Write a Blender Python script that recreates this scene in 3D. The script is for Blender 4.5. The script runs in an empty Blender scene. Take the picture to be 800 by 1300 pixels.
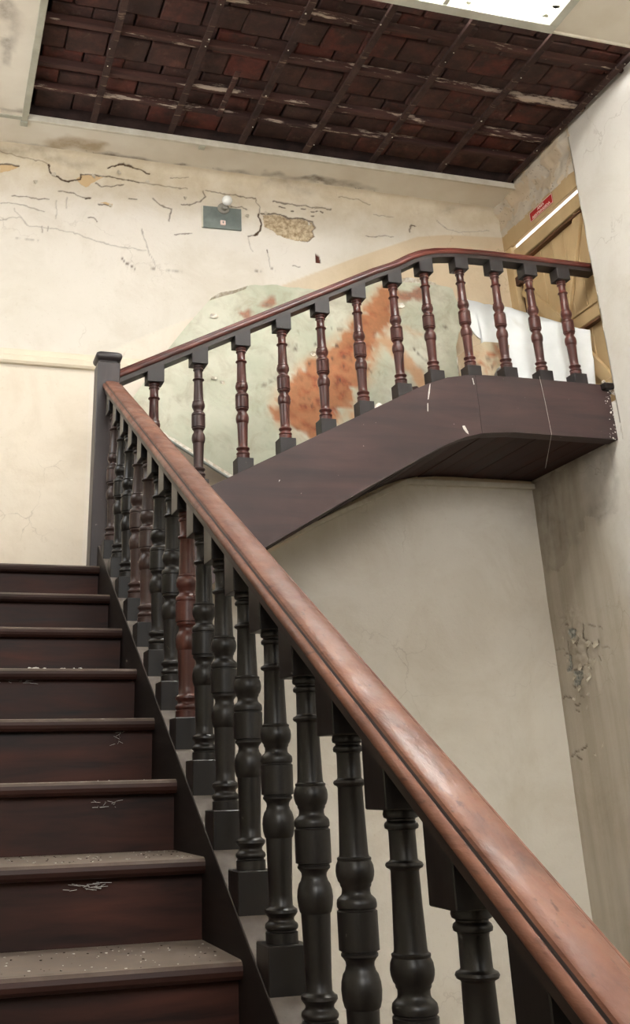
import bpy, bmesh, math, random
import numpy as np
from mathutils import Vector, Matrix, noise
random.seed(7)
SC = bpy.context.scene
COL = SC.collection

# ------------------------------------------------------------------ camera
cam_d = bpy.data.cameras.new('camera'); cam = bpy.data.objects.new('camera', cam_d); COL.objects.link(cam)
cam_d.sensor_fit = 'VERTICAL'; cam_d.sensor_height = 36.0
cam_d.lens = 1317.1056 / 1300.0 * 36.0
cam_d.shift_x = (400 - 319.436) / 1300.0
cam_d.shift_y = -(650 - 378.185) / 1300.0
cam_d.clip_start = 0.02
R_ = Matrix(((0.95909497, -0.09874789, -0.26530301), (-0.28209477, -0.41168984, -0.86656449), (-0.02365114, 0.90595824, -0.42270592)))
cam.matrix_world = Matrix.Translation((-0.61124, -4.11846, -0.78226)) @ R_.to_4x4()
SC.camera = cam

# ------------------------------------------------------------------ world, light, exposure
SC.view_settings.view_transform = 'Standard'; SC.view_settings.look = 'None'
SC.view_settings.gamma = 1.0; SC.view_settings.use_curve_mapping = False
SC.view_settings.exposure = 0.88
w = bpy.data.worlds.new('overcast_sky'); SC.world = w; w.use_nodes = True
wn = w.node_tree; bg = wn.nodes['Background']
bg.inputs['Color'].default_value = (0.985, 0.985, 0.98, 1); bg.inputs['Strength'].default_value = 1.3
def area_light(name, loc, target, sx, sy, power, color):
    d = bpy.data.lights.new(name, 'AREA'); d.shape = 'RECTANGLE'; d.size = sx; d.size_y = sy
    d.energy = power; d.color = color
    o = bpy.data.objects.new(name, d); COL.objects.link(o); o.location = loc
    o.rotation_euler = (Vector(target) - Vector(loc)).to_track_quat('-Z', 'Y').to_euler(); return o
area_light('skylight_daylight', (1.0, -1.35, 2.85), (1.0, -1.2, 0), 1.7, 1.1, 140, (1, 1, 1))
area_light('landing_window_daylight', (-1.75, -0.55, 1.55), (1.5, 0.3, 0.6), 1.2, 1.3, 9, (1, 0.99, 0.97))
area_light('front_fill', (-0.2, -6.9, 1.6), (0.6, 0.5, 0.8), 2.2, 1.8, 96, (1, 0.985, 0.96))  # added fill from behind the camera, no known source, lifts the lower walls

# ------------------------------------------------------------------ helpers
def mesh_obj(name, verts, faces, mat, parent=None, smooth=False):
    me = bpy.data.meshes.new(name); me.from_pydata([tuple(v) for v in verts], [], faces); me.validate()
    if mat: me.materials.append(mat)
    if smooth:
        me.polygons.foreach_set('use_smooth', [True] * len(me.polygons))
    o = bpy.data.objects.new(name, me); COL.objects.link(o)
    if parent: o.parent = parent
    return o
def bm_obj(name, bm, mat, parent=None, smooth=False):
    bmesh.ops.recalc_face_normals(bm, faces=bm.faces)
    me = bpy.data.meshes.new(name); bm.to_mesh(me); bm.free()
    if mat: me.materials.append(mat)
    if smooth: me.polygons.foreach_set('use_smooth', [True] * len(me.polygons))
    o = bpy.data.objects.new(name, me); COL.objects.link(o)
    if parent: o.parent = parent
    return o
def share(src, name, parent, loc, rot=(0, 0, 0), scale=(1, 1, 1)):
    o = bpy.data.objects.new(name, src.data); COL.objects.link(o); o.parent = parent
    o.location = loc; o.rotation_euler = rot; o.scale = scale; return o
def empty(name, loc=(0, 0, 0)):
    o = bpy.data.objects.new(name, None); COL.objects.link(o); o.location = loc; o.empty_display_size = 0.1; return o
def tag(o, label, cat, group=None):
    o['label'] = label; o['category'] = cat
    if group: o['group'] = group
    return o
def struct(o): o['kind'] = 'structure'; return o
def box_bm(bm, x0, x1, y0, y1, z0, z1, bev=0.0, jit=0.0):
    vs = [bm.verts.new((x + random.uniform(-jit, jit), y + random.uniform(-jit, jit), z + random.uniform(-jit, jit)))
          for x in (x0, x1) for y in (y0, y1) for z in (z0, z1)]
    idx = [(0, 1, 3, 2), (4, 6, 7, 5), (0, 4, 5, 1), (2, 3, 7, 6), (0, 2, 6, 4), (1, 5, 7, 3)]
    fs = [bm.faces.new([vs[i] for i in f]) for f in idx]
    if bev > 0:
        es = {e for f in fs for e in f.edges}
        bmesh.ops.bevel(bm, geom=list(es), offset=bev, segments=1, affect='EDGES')
def box(name, x0, x1, y0, y1, z0, z1, mat, parent=None, bev=0.002, jit=0.0):
    bm = bmesh.new(); box_bm(bm, x0, x1, y0, y1, z0, z1, bev, jit)
    return bm_obj(name, bm, mat, parent)
def prism(name, pts, axis, a, b, mat, parent=None, bev=0.0, offs=None):
    """extrude polygon pts (2D) along an axis between a and b; offs(u,v)->shift along the axis"""
    bm = bmesh.new(); n = len(pts)
    def P(u, v, t):
        t += offs(u, v) if offs else 0
        return {0: (t, u, v), 1: (u, t, v), 2: (u, v, t)}[axis]
    A = [bm.verts.new(P(u, v, a)) for u, v in pts]; B = [bm.verts.new(P(u, v, b)) for u, v in pts]
    fa = bm.faces.new(A); fb = bm.faces.new(B[::-1])
    for i in range(n): bm.faces.new((A[i], A[(i + 1) % n], B[(i + 1) % n], B[i]))
    if bev > 0:
        bmesh.ops.bevel(bm, geom=list(set(fa.edges) | set(fb.edges)), offset=bev, segments=1, affect='EDGES')
    bmesh.ops.triangulate(bm, faces=[f for f in bm.faces if len(f.verts) > 4])
    return bm_obj(name, bm, mat, parent)
def sweep(name, sections, mat, parent=None, closed=True, smooth=False, sharp=None):
    """sections: list of rings (lists of 3D points) joined in order, ends capped"""
    n = len(sections[0]); verts = [p for s in sections for p in s]; faces = []
    for k in range(len(sections) - 1):
        for i in range(n):
            j = (i + 1) % n
            faces.append((k * n + i, k * n + j, (k + 1) * n + j, (k + 1) * n + i))
    faces.append(tuple(range(n))[::-1]); faces.append(tuple(range((len(sections) - 1) * n, len(sections) * n)))
    o = mesh_obj(name, verts, faces, mat, parent)
    bm = bmesh.new(); bm.from_mesh(o.data); bmesh.ops.recalc_face_normals(bm, faces=bm.faces)
    if smooth:
        for f in bm.faces: f.smooth = len(f.verts) == 4
        for e in bm.edges:
            if len(e.link_faces) == 2 and e.calc_face_angle(0) > math.radians(38): e.smooth = False
    bm.to_mesh(o.data); bm.free()
    return o
def lathe_data(name, prof, seg=24, mat=None):
    verts = []; faces = []
    for r, z in prof:
        for k in range(seg):
            a = 2 * math.pi * k / seg; verts.append((r * math.cos(a), r * math.sin(a), z))
    n = len(prof)
    for i in range(n - 1):
        for k in range(seg):
            k2 = (k + 1) % seg
            faces.append((i * seg + k, i * seg + k2, (i + 1) * seg + k2, (i + 1) * seg + k))
    faces.append(tuple(range(seg))[::-1]); faces.append(tuple((n - 1) * seg + k for k in range(seg)))
    me = bpy.data.meshes.new(name); me.from_pydata(verts, [], faces); me.validate()
    bm = bmesh.new(); bm.from_mesh(me)
    for f in bm.faces: f.smooth = len(f.verts) == 4
    for e in bm.edges:
        if len(e.link_faces) == 2 and e.calc_face_angle(0) > math.radians(40): e.smooth = False
    bm.to_mesh(me); bm.free()
    if mat: me.materials.append(mat)
    return me

# ------------------------------------------------------------------ materials
def srgb(r, g, b): 
    f = lambda c: (c / 255 / 12.92) if c / 255 <= 0.04045 else ((c / 255 + 0.055) / 1.055) ** 2.4
    return (f(r), f(g), f(b), 1)
class NB:
    def __init__(s, name):
        s.m = bpy.data.materials.new(name); s.m.use_nodes = True; s.t = s.m.node_tree
        s.b = s.t.nodes['Principled BSDF']; s.tc = s.t.nodes.new('ShaderNodeTexCoord'); s.geo = None
    def n(s, typ, **kw):
        nd = s.t.nodes.new(typ)
        for k, v in kw.items(): setattr(nd, k, v)
        return nd
    def l(s, a, b): s.t.links.new(a, b)
    def val(s, sock, v):
        if hasattr(v, 'is_linked') or hasattr(v, 'links'): s.l(v, sock)
        else: sock.default_value = v
    def coords(s, kind='Object', scale=(1, 1, 1), rand=False):
        mp = s.n('ShaderNodeMapping'); mp.inputs['Scale'].default_value = scale
        s.l(s.tc.outputs[kind], mp.inputs['Vector'])
        if rand:
            oi = s.n('ShaderNodeObjectInfo'); mu = s.n('ShaderNodeVectorMath', operation='SCALE'); mu.inputs[0].default_value = (17, 31, 23)
            s.l(oi.outputs['Random'], mu.inputs['Scale']); s.l(mu.outputs[0], mp.inputs['Location'])
        return mp.outputs[0]
    def world(s, scale=(1, 1, 1)):
        g = s.n('ShaderNodeNewGeometry'); mp = s.n('ShaderNodeMapping'); mp.inputs['Scale'].default_value = scale
        s.l(g.outputs['Position'], mp.inputs['Vector']); return mp.outputs[0]
    def noise(s, vec, scale, detail=4, rough=0.55, dist=0.0):
        nd = s.n('ShaderNodeTexNoise'); nd.inputs['Scale'].default_value = scale; nd.inputs['Detail'].default_value = detail
        nd.inputs['Roughness'].default_value = rough; nd.inputs['Distortion'].default_value = dist
        s.l(vec, nd.inputs['Vector']); return nd.outputs['Fac']
    def ramp(s, fac, stops, interp='LINEAR'):
        nd = s.n('ShaderNodeValToRGB'); cr = nd.color_ramp; cr.interpolation = interp
        while len(cr.elements) < len(stops): cr.elements.new(0.5)
        for e, (p, c) in zip(cr.elements, stops):
            e.position = p; e.color = c if isinstance(c, tuple) else (c, c, c, 1)
        s.l(fac, nd.inputs['Fac']); return nd.outputs['Color']
    def mix(s, fac, a, b, mode='MIX'):
        nd = s.n('ShaderNodeMix', data_type='RGBA', blend_type=mode)
        s.val(nd.inputs[0], fac); s.val(nd.inputs[6], a); s.val(nd.inputs[7], b); return nd.outputs[2]
    def math(s, op, a, b=0.0, clamp=False):
        nd = s.n('ShaderNodeMath', operation=op, use_clamp=clamp); s.val(nd.inputs[0], a); s.val(nd.inputs[1], b); return nd.outputs[0]
    def base(s, c): s.val(s.b.inputs['Base Color'], c)
    def rough(s, c): s.val(s.b.inputs['Roughness'], c)
    def bump(s, h, strength=0.3, dist=0.01):
        nd = s.n('ShaderNodeBump'); nd.inputs['Strength'].default_value = strength; nd.inputs['Distance'].default_value = dist
        s.l(h, nd.inputs['Height']); s.l(nd.outputs[0], s.b.inputs['Normal'])

def wood(name, dark, light, axis=1, rough=0.4, scale=6, spots=None, dust=None, spec=0.5, wear=None, dust_amt=(0.45, 0.75), pores=None):
    m = NB(name); st = [scale * 2.2] * 3; st[axis] = scale * 0.22
    v = m.coords('Object', tuple(st), rand=True)
    g = m.noise(v, 1.4, 6, 0.6, 0.4); v2 = m.coords('Object', (1, 1, 1), rand=True); big = m.noise(v2, 3.0, 3)
    c = m.ramp(g, [(0.3, dark), (0.7, light)])
    c = m.mix(m.ramp(big, [(0.35, 0.0), (0.7, 0.55)]), c, dark)
    if wear:
        c = m.mix(m.ramp(m.noise(v2, 9, 5, 0.65), [(0.58, 0.0), (0.66, 1.0)]), c, wear)
    if pores:
        ps = [60.0] * 3; ps[axis] = 5.0; pn = m.noise(m.coords('Object', tuple(ps)), 1.6, 3, 0.6)
        c = m.mix(m.ramp(pn, [(0.60, 0.0), (0.72, 0.6)]), c, pores)
        c = m.mix(m.ramp(m.noise(v2, 5, 6, 0.7), [(0.5, 0.0), (0.62, 0.45)]), c, srgb(92, 50, 40))
    if spots:
        c = m.mix(m.ramp(m.noise(v2, 60, 2), [(0.74, 0.0), (0.78, 1.0)]), c, spots)
    r = m.math('ADD', m.math('MULTIPLY', g, 0.25), rough - 0.1)
    if dust:
        ge = m.n('ShaderNodeNewGeometry'); sx = m.n('ShaderNodeSeparateXYZ'); m.l(ge.outputs['Normal'], sx.inputs[0])
        up = m.ramp(sx.outputs['Z'], [(0.55, 0.0), (0.95, 1.0)])
        dn = m.ramp(m.noise(v2, 14, 6, 0.7), [(dust_amt[0] - 0.25, 0.35), (dust_amt[1], 1.0)])
        f = m.math('MULTIPLY', up, dn); c = m.mix(f, c, dust); r = m.math('MAXIMUM', r, m.math('MULTIPLY', f, 0.9))
    m.base(c); m.rough(r); m.b.inputs['Specular IOR Level'].default_value = spec
    if pores:
        r = m.math('ADD', r, m.math('MULTIPLY', m.ramp(m.noise(v2, 8, 6, 0.7), [(0.4, 0.0), (0.65, 1.0)]), 0.28)); m.rough(r)
        m.bump(m.math('ADD', g, pn), 0.35, 0.003)
    else: m.bump(g, 0.15, 0.003)
    return m.m

M = {}
M['riser'] = wood('mahogany_riser', srgb(21, 11, 9), srgb(72, 38, 28), 0, 0.5, 7, spec=0.22, dust=srgb(120, 108, 98))
M['tread'] = wood('mahogany_tread', srgb(28, 15, 12), srgb(58, 33, 26), 0, 0.5, 5, spec=0.25, dust=srgb(128, 116, 106), dust_amt=(0.4, 0.6))
M['string'] = wood('dark_string', srgb(19, 13, 12), srgb(33, 22, 19), 1, 0.6, 5, spec=0.25, dust=srgb(122, 114, 108))
M['string_up'] = wood('purple_brown_string', srgb(50, 38, 38), srgb(76, 54, 52), 0, 0.5, 6, spots=srgb(140, 120, 115))
M['plank'] = wood('red_brown_plank', srgb(34, 17, 15), srgb(66, 34, 29), 1, 0.6, 5, spec=0.3)
M['rail'] = wood('polished_red_brown_rail', srgb(96, 60, 48), srgb(148, 101, 81), 1, 0.36, 7, pores=srgb(58, 32, 26))
M['rail_up'] = wood('glossy_dark_red_rail', srgb(42, 20, 18), srgb(110, 50, 38), 0, 0.3, 7)
M['black'] = wood('black_painted_wood', srgb(16, 14, 14), srgb(28, 24, 23), 2, 0.34, 6, spec=0.45, spots=srgb(70, 64, 60))
M['mahog'] = wood('red_varnished_turning', srgb(44, 22, 20), srgb(100, 48, 38), 2, 0.3, 8)
M['mahog_dark'] = wood('dark_brown_turning', srgb(36, 26, 25), srgb(72, 45, 40), 2, 0.38, 8)
M['block'] = wood('charcoal_block', srgb(28, 24, 25), srgb(46, 39, 39), 2, 0.5, 6, spots=srgb(100, 92, 90))
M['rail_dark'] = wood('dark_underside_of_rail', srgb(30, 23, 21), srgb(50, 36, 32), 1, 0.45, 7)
M['newel'] = wood('worn_dark_newel', srgb(38, 34, 36), srgb(66, 56, 56), 2, 0.42, 6, spots=srgb(110, 100, 98))
CR= [[2,[[-0.503,2.419],[-0.373,2.401],[-0.256,2.388],[-0.235,2.376]]],[5,[[-0.235,2.376],[-0.22,2.332],[-0.192,2.305],[-0.125,2.28],[-0.054,2.311],[-0.045,2.343]]],[4,[[-0.045,2.343],[0.091,2.348],[0.281,2.338]]],[2,[[0.281,2.338],[0.35,2.332],[0.558,2.335]]],[4,[[-0.497,2.338],[-0.395,2.345]]],[3,[[-0.419,2.143],[-0.293,2.149],[-0.218,2.15]]],[2,[[-0.478,2.095],[-0.403,2.098],[-0.301,2.085],[-0.236,2.068]]],[3,[[-0.168,2.217],[-0.089,2.214],[-0.036,2.191],[0.01,2.19]]],[4,[[0.058,2.163],[0.124,2.153]]],[1.2,[[-0.471,1.992],[-0.36,2.018],[-0.319,1.977],[-0.288,1.972],[-0.09,1.966],[0.015,1.936],[0.146,1.909],[0.331,1.902]]],[3,[[-0.004,2.07],[0.035,2.069],[0.056,2.048]]],[3.5,[[0.194,1.844],[0.214,1.815],[0.26,1.791],[0.27,1.778]]],[2.5,[[0.359,1.792],[0.412,1.791]]],[1.2,[[0.412,1.791],[0.573,1.802]]],[2,[[0.301,2.04],[0.306,2.004]]],[1.2,[[0.306,2.004],[0.344,1.904],[0.385,1.806]]],[3,[[0.358,2.243],[0.413,2.201],[0.475,2.186],[0.46,2.1]]],[3,[[0.033,2.293],[0.067,2.275],[0.12,2.283],[0.187,2.3]]],[5,[[0.096,2.407],[0.183,2.441],[0.238,2.426],[0.341,2.405]]],[3,[[0.49,2.028],[0.572,2.041]]],[3,[[0.223,2.22],[0.27,2.219]]],[7,[[-0.019,2.182],[0.007,2.186]]],[4,[[0.259,1.708],[0.266,1.708]]],[2,[[-0.212,1.98],[-0.21,1.951]]],[2,[[-0.244,1.975],[-0.239,1.94]]],[1,[[-0.177,2.148],[-0.177,2.029]]],[1,[[-0.12,2.186],[-0.123,2.11]]],[1,[[-0.401,2.064],[-0.326,1.979]]],[1,[[-0.425,1.886],[-0.264,1.897]]],[3,[[0.53,2.225],[0.572,2.226]]],[2,[[0.46,2.396],[0.572,2.41]]],[3,[[0.572,2.233],[0.635,2.26],[0.672,2.295],[0.661,2.329]]],[3,[[0.677,2.337],[0.784,2.335],[0.891,2.326],[0.976,2.332]]],[2.5,[[0.976,2.332],[0.983,2.303],[0.999,2.276],[0.992,2.227]]],[6,[[0.992,2.227],[1.008,2.158],[0.994,2.109],[0.961,2.079]]],[3,[[0.961,2.079],[0.923,2.065]]],[1.2,[[0.923,2.065],[0.932,2.008],[0.945,1.976]]],[4,[[1.003,2.234],[1.128,2.24],[1.172,2.225],[1.261,2.234],[1.326,2.219]]],[3,[[1.326,2.219],[1.338,2.184],[1.317,2.152],[1.327,2.117],[1.281,2.076],[1.253,2.078]]],[3,[[1.077,2.325],[1.22,2.319],[1.444,2.32]]],[4,[[1.033,1.992],[1.039,1.976]]],[1.5,[[1.039,1.976],[1.053,1.869]]],[3,[[1.053,1.869],[1.082,1.867]]],[2.5,[[1.186,1.908],[1.234,1.908]]],[2.5,[[0.955,1.846],[1.05,1.843]]],[3,[[0.826,2.257],[0.89,2.26],[0.922,2.239]]],[2,[[0.572,2.042],[0.593,2.043]]],[4,[[1.119,2.295],[1.135,2.295]]],[4,[[1.136,2.291],[1.151,2.291]]],[4,[[1.196,2.277],[1.211,2.276]]],[4,[[1.263,2.297],[1.279,2.297]]],[4,[[1.319,2.289],[1.335,2.289]]],[4,[[1.347,2.29],[1.363,2.29]]],[4,[[1.375,2.294],[1.391,2.294]]],[4,[[1.317,2.26],[1.333,2.259]]],[4,[[1.95,2.23],[1.969,2.287],[1.994,2.277]]],[2,[[2.147,2.339],[2.208,2.291]]],[1.2,[[2.208,2.291],[2.301,2.276],[2.496,2.315]]],[2.5,[[1.661,2.165],[1.843,2.188]]],[2.5,[[1.344,2.31],[1.445,2.325]]],[2,[[1.725,2.322],[1.854,2.321]]],[2,[[1.501,2.415],[1.629,2.411],[1.704,2.388]]]]
PATCH= {"tan":[[[-0.081,2.307],[-0.045,2.339],[0.078,2.342],[0.019,2.296],[-0.012,2.26],[-0.053,2.273]],[[-0.497,2.335],[-0.395,2.343],[-0.444,2.302],[-0.493,2.283]],[[0.064,2.175],[0.137,2.17],[0.125,2.145]]],"expo":[[[1.014,2.23],[1.128,2.234],[1.172,2.222],[1.26,2.23],[1.326,2.213],[1.336,2.184],[1.317,2.152],[1.33,2.118],[1.281,2.078],[1.209,2.079],[1.144,2.082],[1.081,2.121],[1.027,2.143]]],"hole":[[[1.329,2.009],[1.357,1.992],[1.362,1.946],[1.332,1.948]]]}
STAIN= [[[-0.451,0.921],[-0.341,0.898],[-0.2,0.897]],[[-0.192,0.842],[-0.084,0.801],[0.032,0.811]],[[-0.04,0.91],[0.09,0.905],[0.206,0.895],[0.357,0.907]],[[0.423,0.932],[0.53,0.868]],[[0.724,0.875],[0.892,0.877],[1.082,0.938]],[[1.005,0.848],[1.322,0.841],[1.684,0.862]],[[-0.539,-0.286],[-0.518,-0.066],[-0.514,0.178]],[[-0.531,0.578],[-0.41,0.569]]]
RC= [[5,[[0.63,-0.099],[0.647,-0.167]]],[3,[[0.783,-0.164],[0.799,-0.221]]],[4,[[0.781,-0.268],[0.798,-0.306]]],[2.5,[[0.78,-0.307],[0.699,-0.299],[0.625,-0.291],[0.615,-0.317]]],[4,[[0.577,-0.204],[0.532,-0.21],[0.519,-0.196]]],[3,[[0.643,-0.168],[0.608,-0.191],[0.632,-0.233],[0.623,-0.285]]],[3.5,[[0.694,-0.347],[0.74,-0.381],[0.76,-0.411]]],[3,[[0.812,-0.378],[0.742,-0.387]]],[3,[[0.908,-0.431],[0.839,-0.43],[0.836,-0.44]]],[3,[[0.807,-0.47],[0.764,-0.467]]],[3,[[0.807,-0.489],[0.784,-0.495]]],[3,[[0.909,-0.701],[0.856,-0.685]]],[4,[[0.856,-0.685],[0.755,-0.663]]],[3,[[0.863,-0.709],[0.819,-0.722]]],[3,[[0.781,-0.088],[0.786,-0.081],[0.764,-0.087]]],[3,[[0.737,-0.176],[0.717,-0.191],[0.681,-0.15]]],[3,[[0.84,-0.23],[0.807,-0.227],[0.775,-0.246]]],[3,[[0.538,-0.268],[0.531,-0.285]]],[1.2,[[0.501,-0.22],[0.437,-0.233]]],[2,[[0.618,-0.1],[0.507,-0.121],[0.478,-0.141]]],[1.2,[[0.918,-0.188],[0.831,-0.198]]],[2,[[0.755,-0.436],[0.725,-0.435]]]]
RP= [[[0.76,-0.104],[0.701,-0.115],[0.718,-0.152],[0.77,-0.159]],[[0.813,-0.226],[0.774,-0.243],[0.798,-0.306],[0.842,-0.308],[0.807,-0.272]],[[0.78,-0.307],[0.694,-0.303],[0.694,-0.347],[0.742,-0.387],[0.793,-0.376],[0.771,-0.34]]]
RS= {"poly":[[0.966,0.698],[0.198,0.737],[0.114,0.655],[0.183,0.444],[0.233,0.386],[0.439,0.386],[0.546,0.313],[0.756,0.207],[1.081,0.267]],"streak":[[[0.72,0.621],[0.695,0.512],[0.718,0.399],[0.722,0.3]],[[0.557,0.647],[0.576,0.55],[0.578,0.517]],[[0.297,0.684],[0.163,0.67]],[[0.168,0.655],[0.165,0.573]],[[0.833,0.624],[0.875,0.502]],[[0.798,0.571],[0.823,0.422]],[[0.641,0.567],[0.66,0.386],[0.663,0.321]],[[0.164,0.51],[0.196,0.424],[0.273,0.387],[0.358,0.375]],[[0.843,0.29],[0.875,0.229]],[[0.59,0.314],[0.564,0.3]],[[0.192,0.76],[0.188,0.677]]]}

# ---- plaster materials
def plaster_mat(name, kind):
    m = NB(name); wv = m.world()
    at = m.n('ShaderNodeAttribute', attribute_name='mask_a'); at2 = m.n('ShaderNodeAttribute', attribute_name='mask_b')
    sa = m.n('ShaderNodeSeparateColor'); m.l(at.outputs['Color'], sa.inputs[0])
    sb = m.n('ShaderNodeSeparateColor'); m.l(at2.outputs['Color'], sb.inputs[0])
    sp = m.n('ShaderNodeSeparateXYZ'); m.l(wv, sp.inputs[0])
    n1 = m.noise(wv, 1.3, 5, 0.6); n2 = m.noise(wv, 9, 6, 0.65); n3 = m.noise(wv, 70, 3, 0.6)
    if kind == 'back':
        up = m.mix(m.ramp(n1, [(0.35, 0.0), (0.65, 1.0)]), srgb(220, 213, 202), srgb(210, 203, 190))
        top = m.mix(m.ramp(n2, [(0.35, 0.0), (0.7, 1.0)]), srgb(216, 205, 184), srgb(200, 186, 160))
        zr = m.n('ShaderNodeMapRange'); m.l(m.math('ADD', sp.outputs['Z'], m.math('MULTIPLY', n2, 0.22)), zr.inputs[0]); zr.inputs[1].default_value = 2.22; zr.inputs[2].default_value = 2.50
        up = m.mix(zr.outputs[0], up, top)
        low = m.mix(m.ramp(n1, [(0.3, 0.0), (0.7, 1.0)]), srgb(214, 208, 196), srgb(204, 197, 183))
        c = m.mix(at2.outputs['Alpha'], low, up)
        # dado: tan right, paler left
        xr = m.n('ShaderNodeMapRange'); m.l(sp.outputs['X'], xr.inputs[0]); xr.inputs[1].default_value = 0.4; xr.inputs[2].default_value = 1.5
        dad = m.mix(xr.outputs[0], srgb(224, 214, 200), srgb(206, 188, 160))
        c = m.mix(sb.outputs[0], c, dad)
        c = m.mix(sb.outputs[1], c, srgb(222, 211, 194))
    else:
        upc = m.mix(m.ramp(n1, [(0.35, 0.0), (0.65, 1.0)]), srgb(214, 209, 200), srgb(205, 199, 189))
        st = m.noise(m.world((1, 5, 0.35)), 2.6, 4, 0.55)
        low = m.mix(m.ramp(st, [(0.35, 0.0), (0.7, 1.0)]), srgb(194, 185, 170), srgb(176, 165, 148))
        c = m.mix(at2.outputs['Alpha'], upc, low)
        c = m.mix(sb.outputs[0], c, srgb(190, 170, 138))
    c = m.mix(m.math('MULTIPLY', m.ramp(n3, [(0.62, 0.0), (0.8, 1.0)]), 0.25), c, srgb(170, 150, 120))
    st2 = m.ramp(n2, [(0.3, 0.35), (0.62, 1.0)])
    c = m.mix(m.math('MULTIPLY', sb.outputs[2], st2), c, srgb(96, 84, 74))
    c = m.mix(sa.outputs[2], c, srgb(206, 178, 138))
    ex = m.mix(m.ramp(m.noise(wv, 45, 5, 0.7), [(0.4, 0.0), (0.65, 1.0)]), srgb(205, 188, 158), srgb(140, 118, 90))
    if kind != 'back': ex = m.mix(m.ramp(n3, [(0.4, 0.0), (0.6, 1.0)]), srgb(176, 174, 164), srgb(126, 128, 122))
    c = m.mix(sa.outputs[1], c, ex)
    c = m.mix(sa.outputs[0], c, srgb(76, 56, 40))
    c = m.mix(at.outputs['Alpha'], c, srgb(88, 52, 42))
    sm = m.ramp(m.noise(wv, 2.6, 8, 0.72, 0.6), [(0.46, 0.0), (0.7, 0.28)]); c = m.mix(sm, c, m.mix(1.0, c, srgb(206, 194, 174), 'MULTIPLY'))
    vo = m.n('ShaderNodeTexVoronoi', feature='DISTANCE_TO_EDGE'); vo.inputs['Scale'].default_value = 3.2
    jv = m.n('ShaderNodeVectorMath', operation='ADD'); nz = m.n('ShaderNodeTexNoise'); nz.inputs['Scale'].default_value = 5; nz.inputs['Detail'].default_value = 6; m.l(wv, nz.inputs['Vector'])
    sc_ = m.n('ShaderNodeVectorMath', operation='SCALE'); sc_.inputs['Scale'].default_value = 0.35; m.l(nz.outputs['Color'], sc_.inputs[0]); m.l(wv, jv.inputs[0]); m.l(sc_.outputs[0], jv.inputs[1]); m.l(jv.outputs[0], vo.inputs['Vector'])
    hair = m.math('MULTIPLY', m.ramp(vo.outputs['Distance'], [(0.0, 1.0), (0.012, 0.0)]), m.ramp(m.noise(wv, 2.1, 3), [(0.54, 0.0), (0.66, 0.35)])); c = m.mix(hair, c, srgb(120, 100, 80))
    m.base(c); m.rough(0.88); m.b.inputs['Specular IOR Level'].default_value = 0.2
    h = m.math('ADD', m.math('MULTIPLY', n2, 0.5), m.math('MULTIPLY', n3, 0.15))
    m.bump(h, 0.35, 0.012)
    return m.m
M['plaster_back'] = plaster_mat('cracked_cream_plaster', 'back')
M['plaster_right'] = plaster_mat('stained_white_plaster', 'right')
def simple_noise(name, stops, scale, rough=0.8, bump=0.2, coord='Object', rand=False, detail=5, spec=0.3, st=(1, 1, 1), extra=None):
    m = NB(name); v = m.coords(coord, st, rand); f = m.noise(v, scale, detail, 0.62)
    c = m.ramp(f, stops)
    if extra: c = extra(m, v, c)
    m.base(c); m.rough(rough); m.b.inputs['Specular IOR Level'].default_value = spec; m.bump(f, bump, 0.01); return m.m
M['ceiling_paint'] = simple_noise('white_ceiling_paint', [(0.3, srgb(226, 222, 212)), (0.7, srgb(212, 206, 194))], 3)
M['trim_grey'] = simple_noise('greenish_grey_trim', [(0.3, srgb(176, 174, 158)), (0.7, srgb(158, 155, 138))], 12, 0.6)
M['trim_white'] = simple_noise('dusty_white_trim', [(0.3, srgb(214, 208, 194)), (0.7, srgb(190, 182, 164))], 14, 0.7)
def brick_extra(m, v, c):
    oi = m.n('ShaderNodeObjectInfo')
    c = m.mix(oi.outputs['Random'], c, m.mix(0.5, c, srgb(52, 46, 44)))
    red = m.ramp(m.math('FRACT', m.math('MULTIPLY', oi.outputs['Random'], 7.3)), [(0.55, 0.0), (0.9, 0.5)])
    c = m.mix(red, c, srgb(120, 58, 48))
    c = m.mix(m.ramp(m.noise(v, 7, 6, 0.7), [(0.38, 0.0), (0.62, 0.9)]), c, srgb(60, 45, 41))
    return m.mix(m.ramp(m.noise(v, 11, 7, 0.75), [(0.58, 0.0), (0.72, 0.4)]), c, srgb(120, 98, 88))
M['brick'] = simple_noise('sooty_red_brick', [(0.3, srgb(62, 42, 39)), (0.7, srgb(102, 66, 58))], 12, 0.9, 0.5, rand=True, extra=brick_extra)
M['mortar'] = simple_noise('sooty_mortar', [(0.3, srgb(34, 24, 22)), (0.7, srgb(58, 42, 38))], 10, 0.95, 0.5)
def beam_extra(m, v, c):
    return m.mix(m.ramp(m.noise(m.coords('Object', (1, 6, 6), True), 3.0, 7, 0.7), [(0.56, 0.0), (0.61, 1.0)]), c, srgb(176, 158, 142))
M['beam'] = simple_noise('rough_beam_with_paint_remains', [(0.3, srgb(50, 34, 31)), (0.7, srgb(84, 55, 48))], 8, 0.85, 0.4, rand=True, extra=beam_extra, st=(0.3, 3, 3))
def lath_extra(m, v, c):
    return m.mix(m.ramp(m.noise(m.coords('Object', (3, 20, 3), True), 2.2, 3, 0.6), [(0.62, 0.0), (0.66, 0.5)]), c, srgb(140, 120, 104))
M['lath'] = simple_noise('dark_ceiling_lath', [(0.3, srgb(46, 32, 29)), (0.7, srgb(76, 54, 47))], 10, 0.85, 0.3, rand=True, extra=lath_extra)
M['floor'] = simple_noise('worn_stone_floor', [(0.3, srgb(140, 128, 112)), (0.7, srgb(112, 100, 86))], 4, 0.7)
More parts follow.
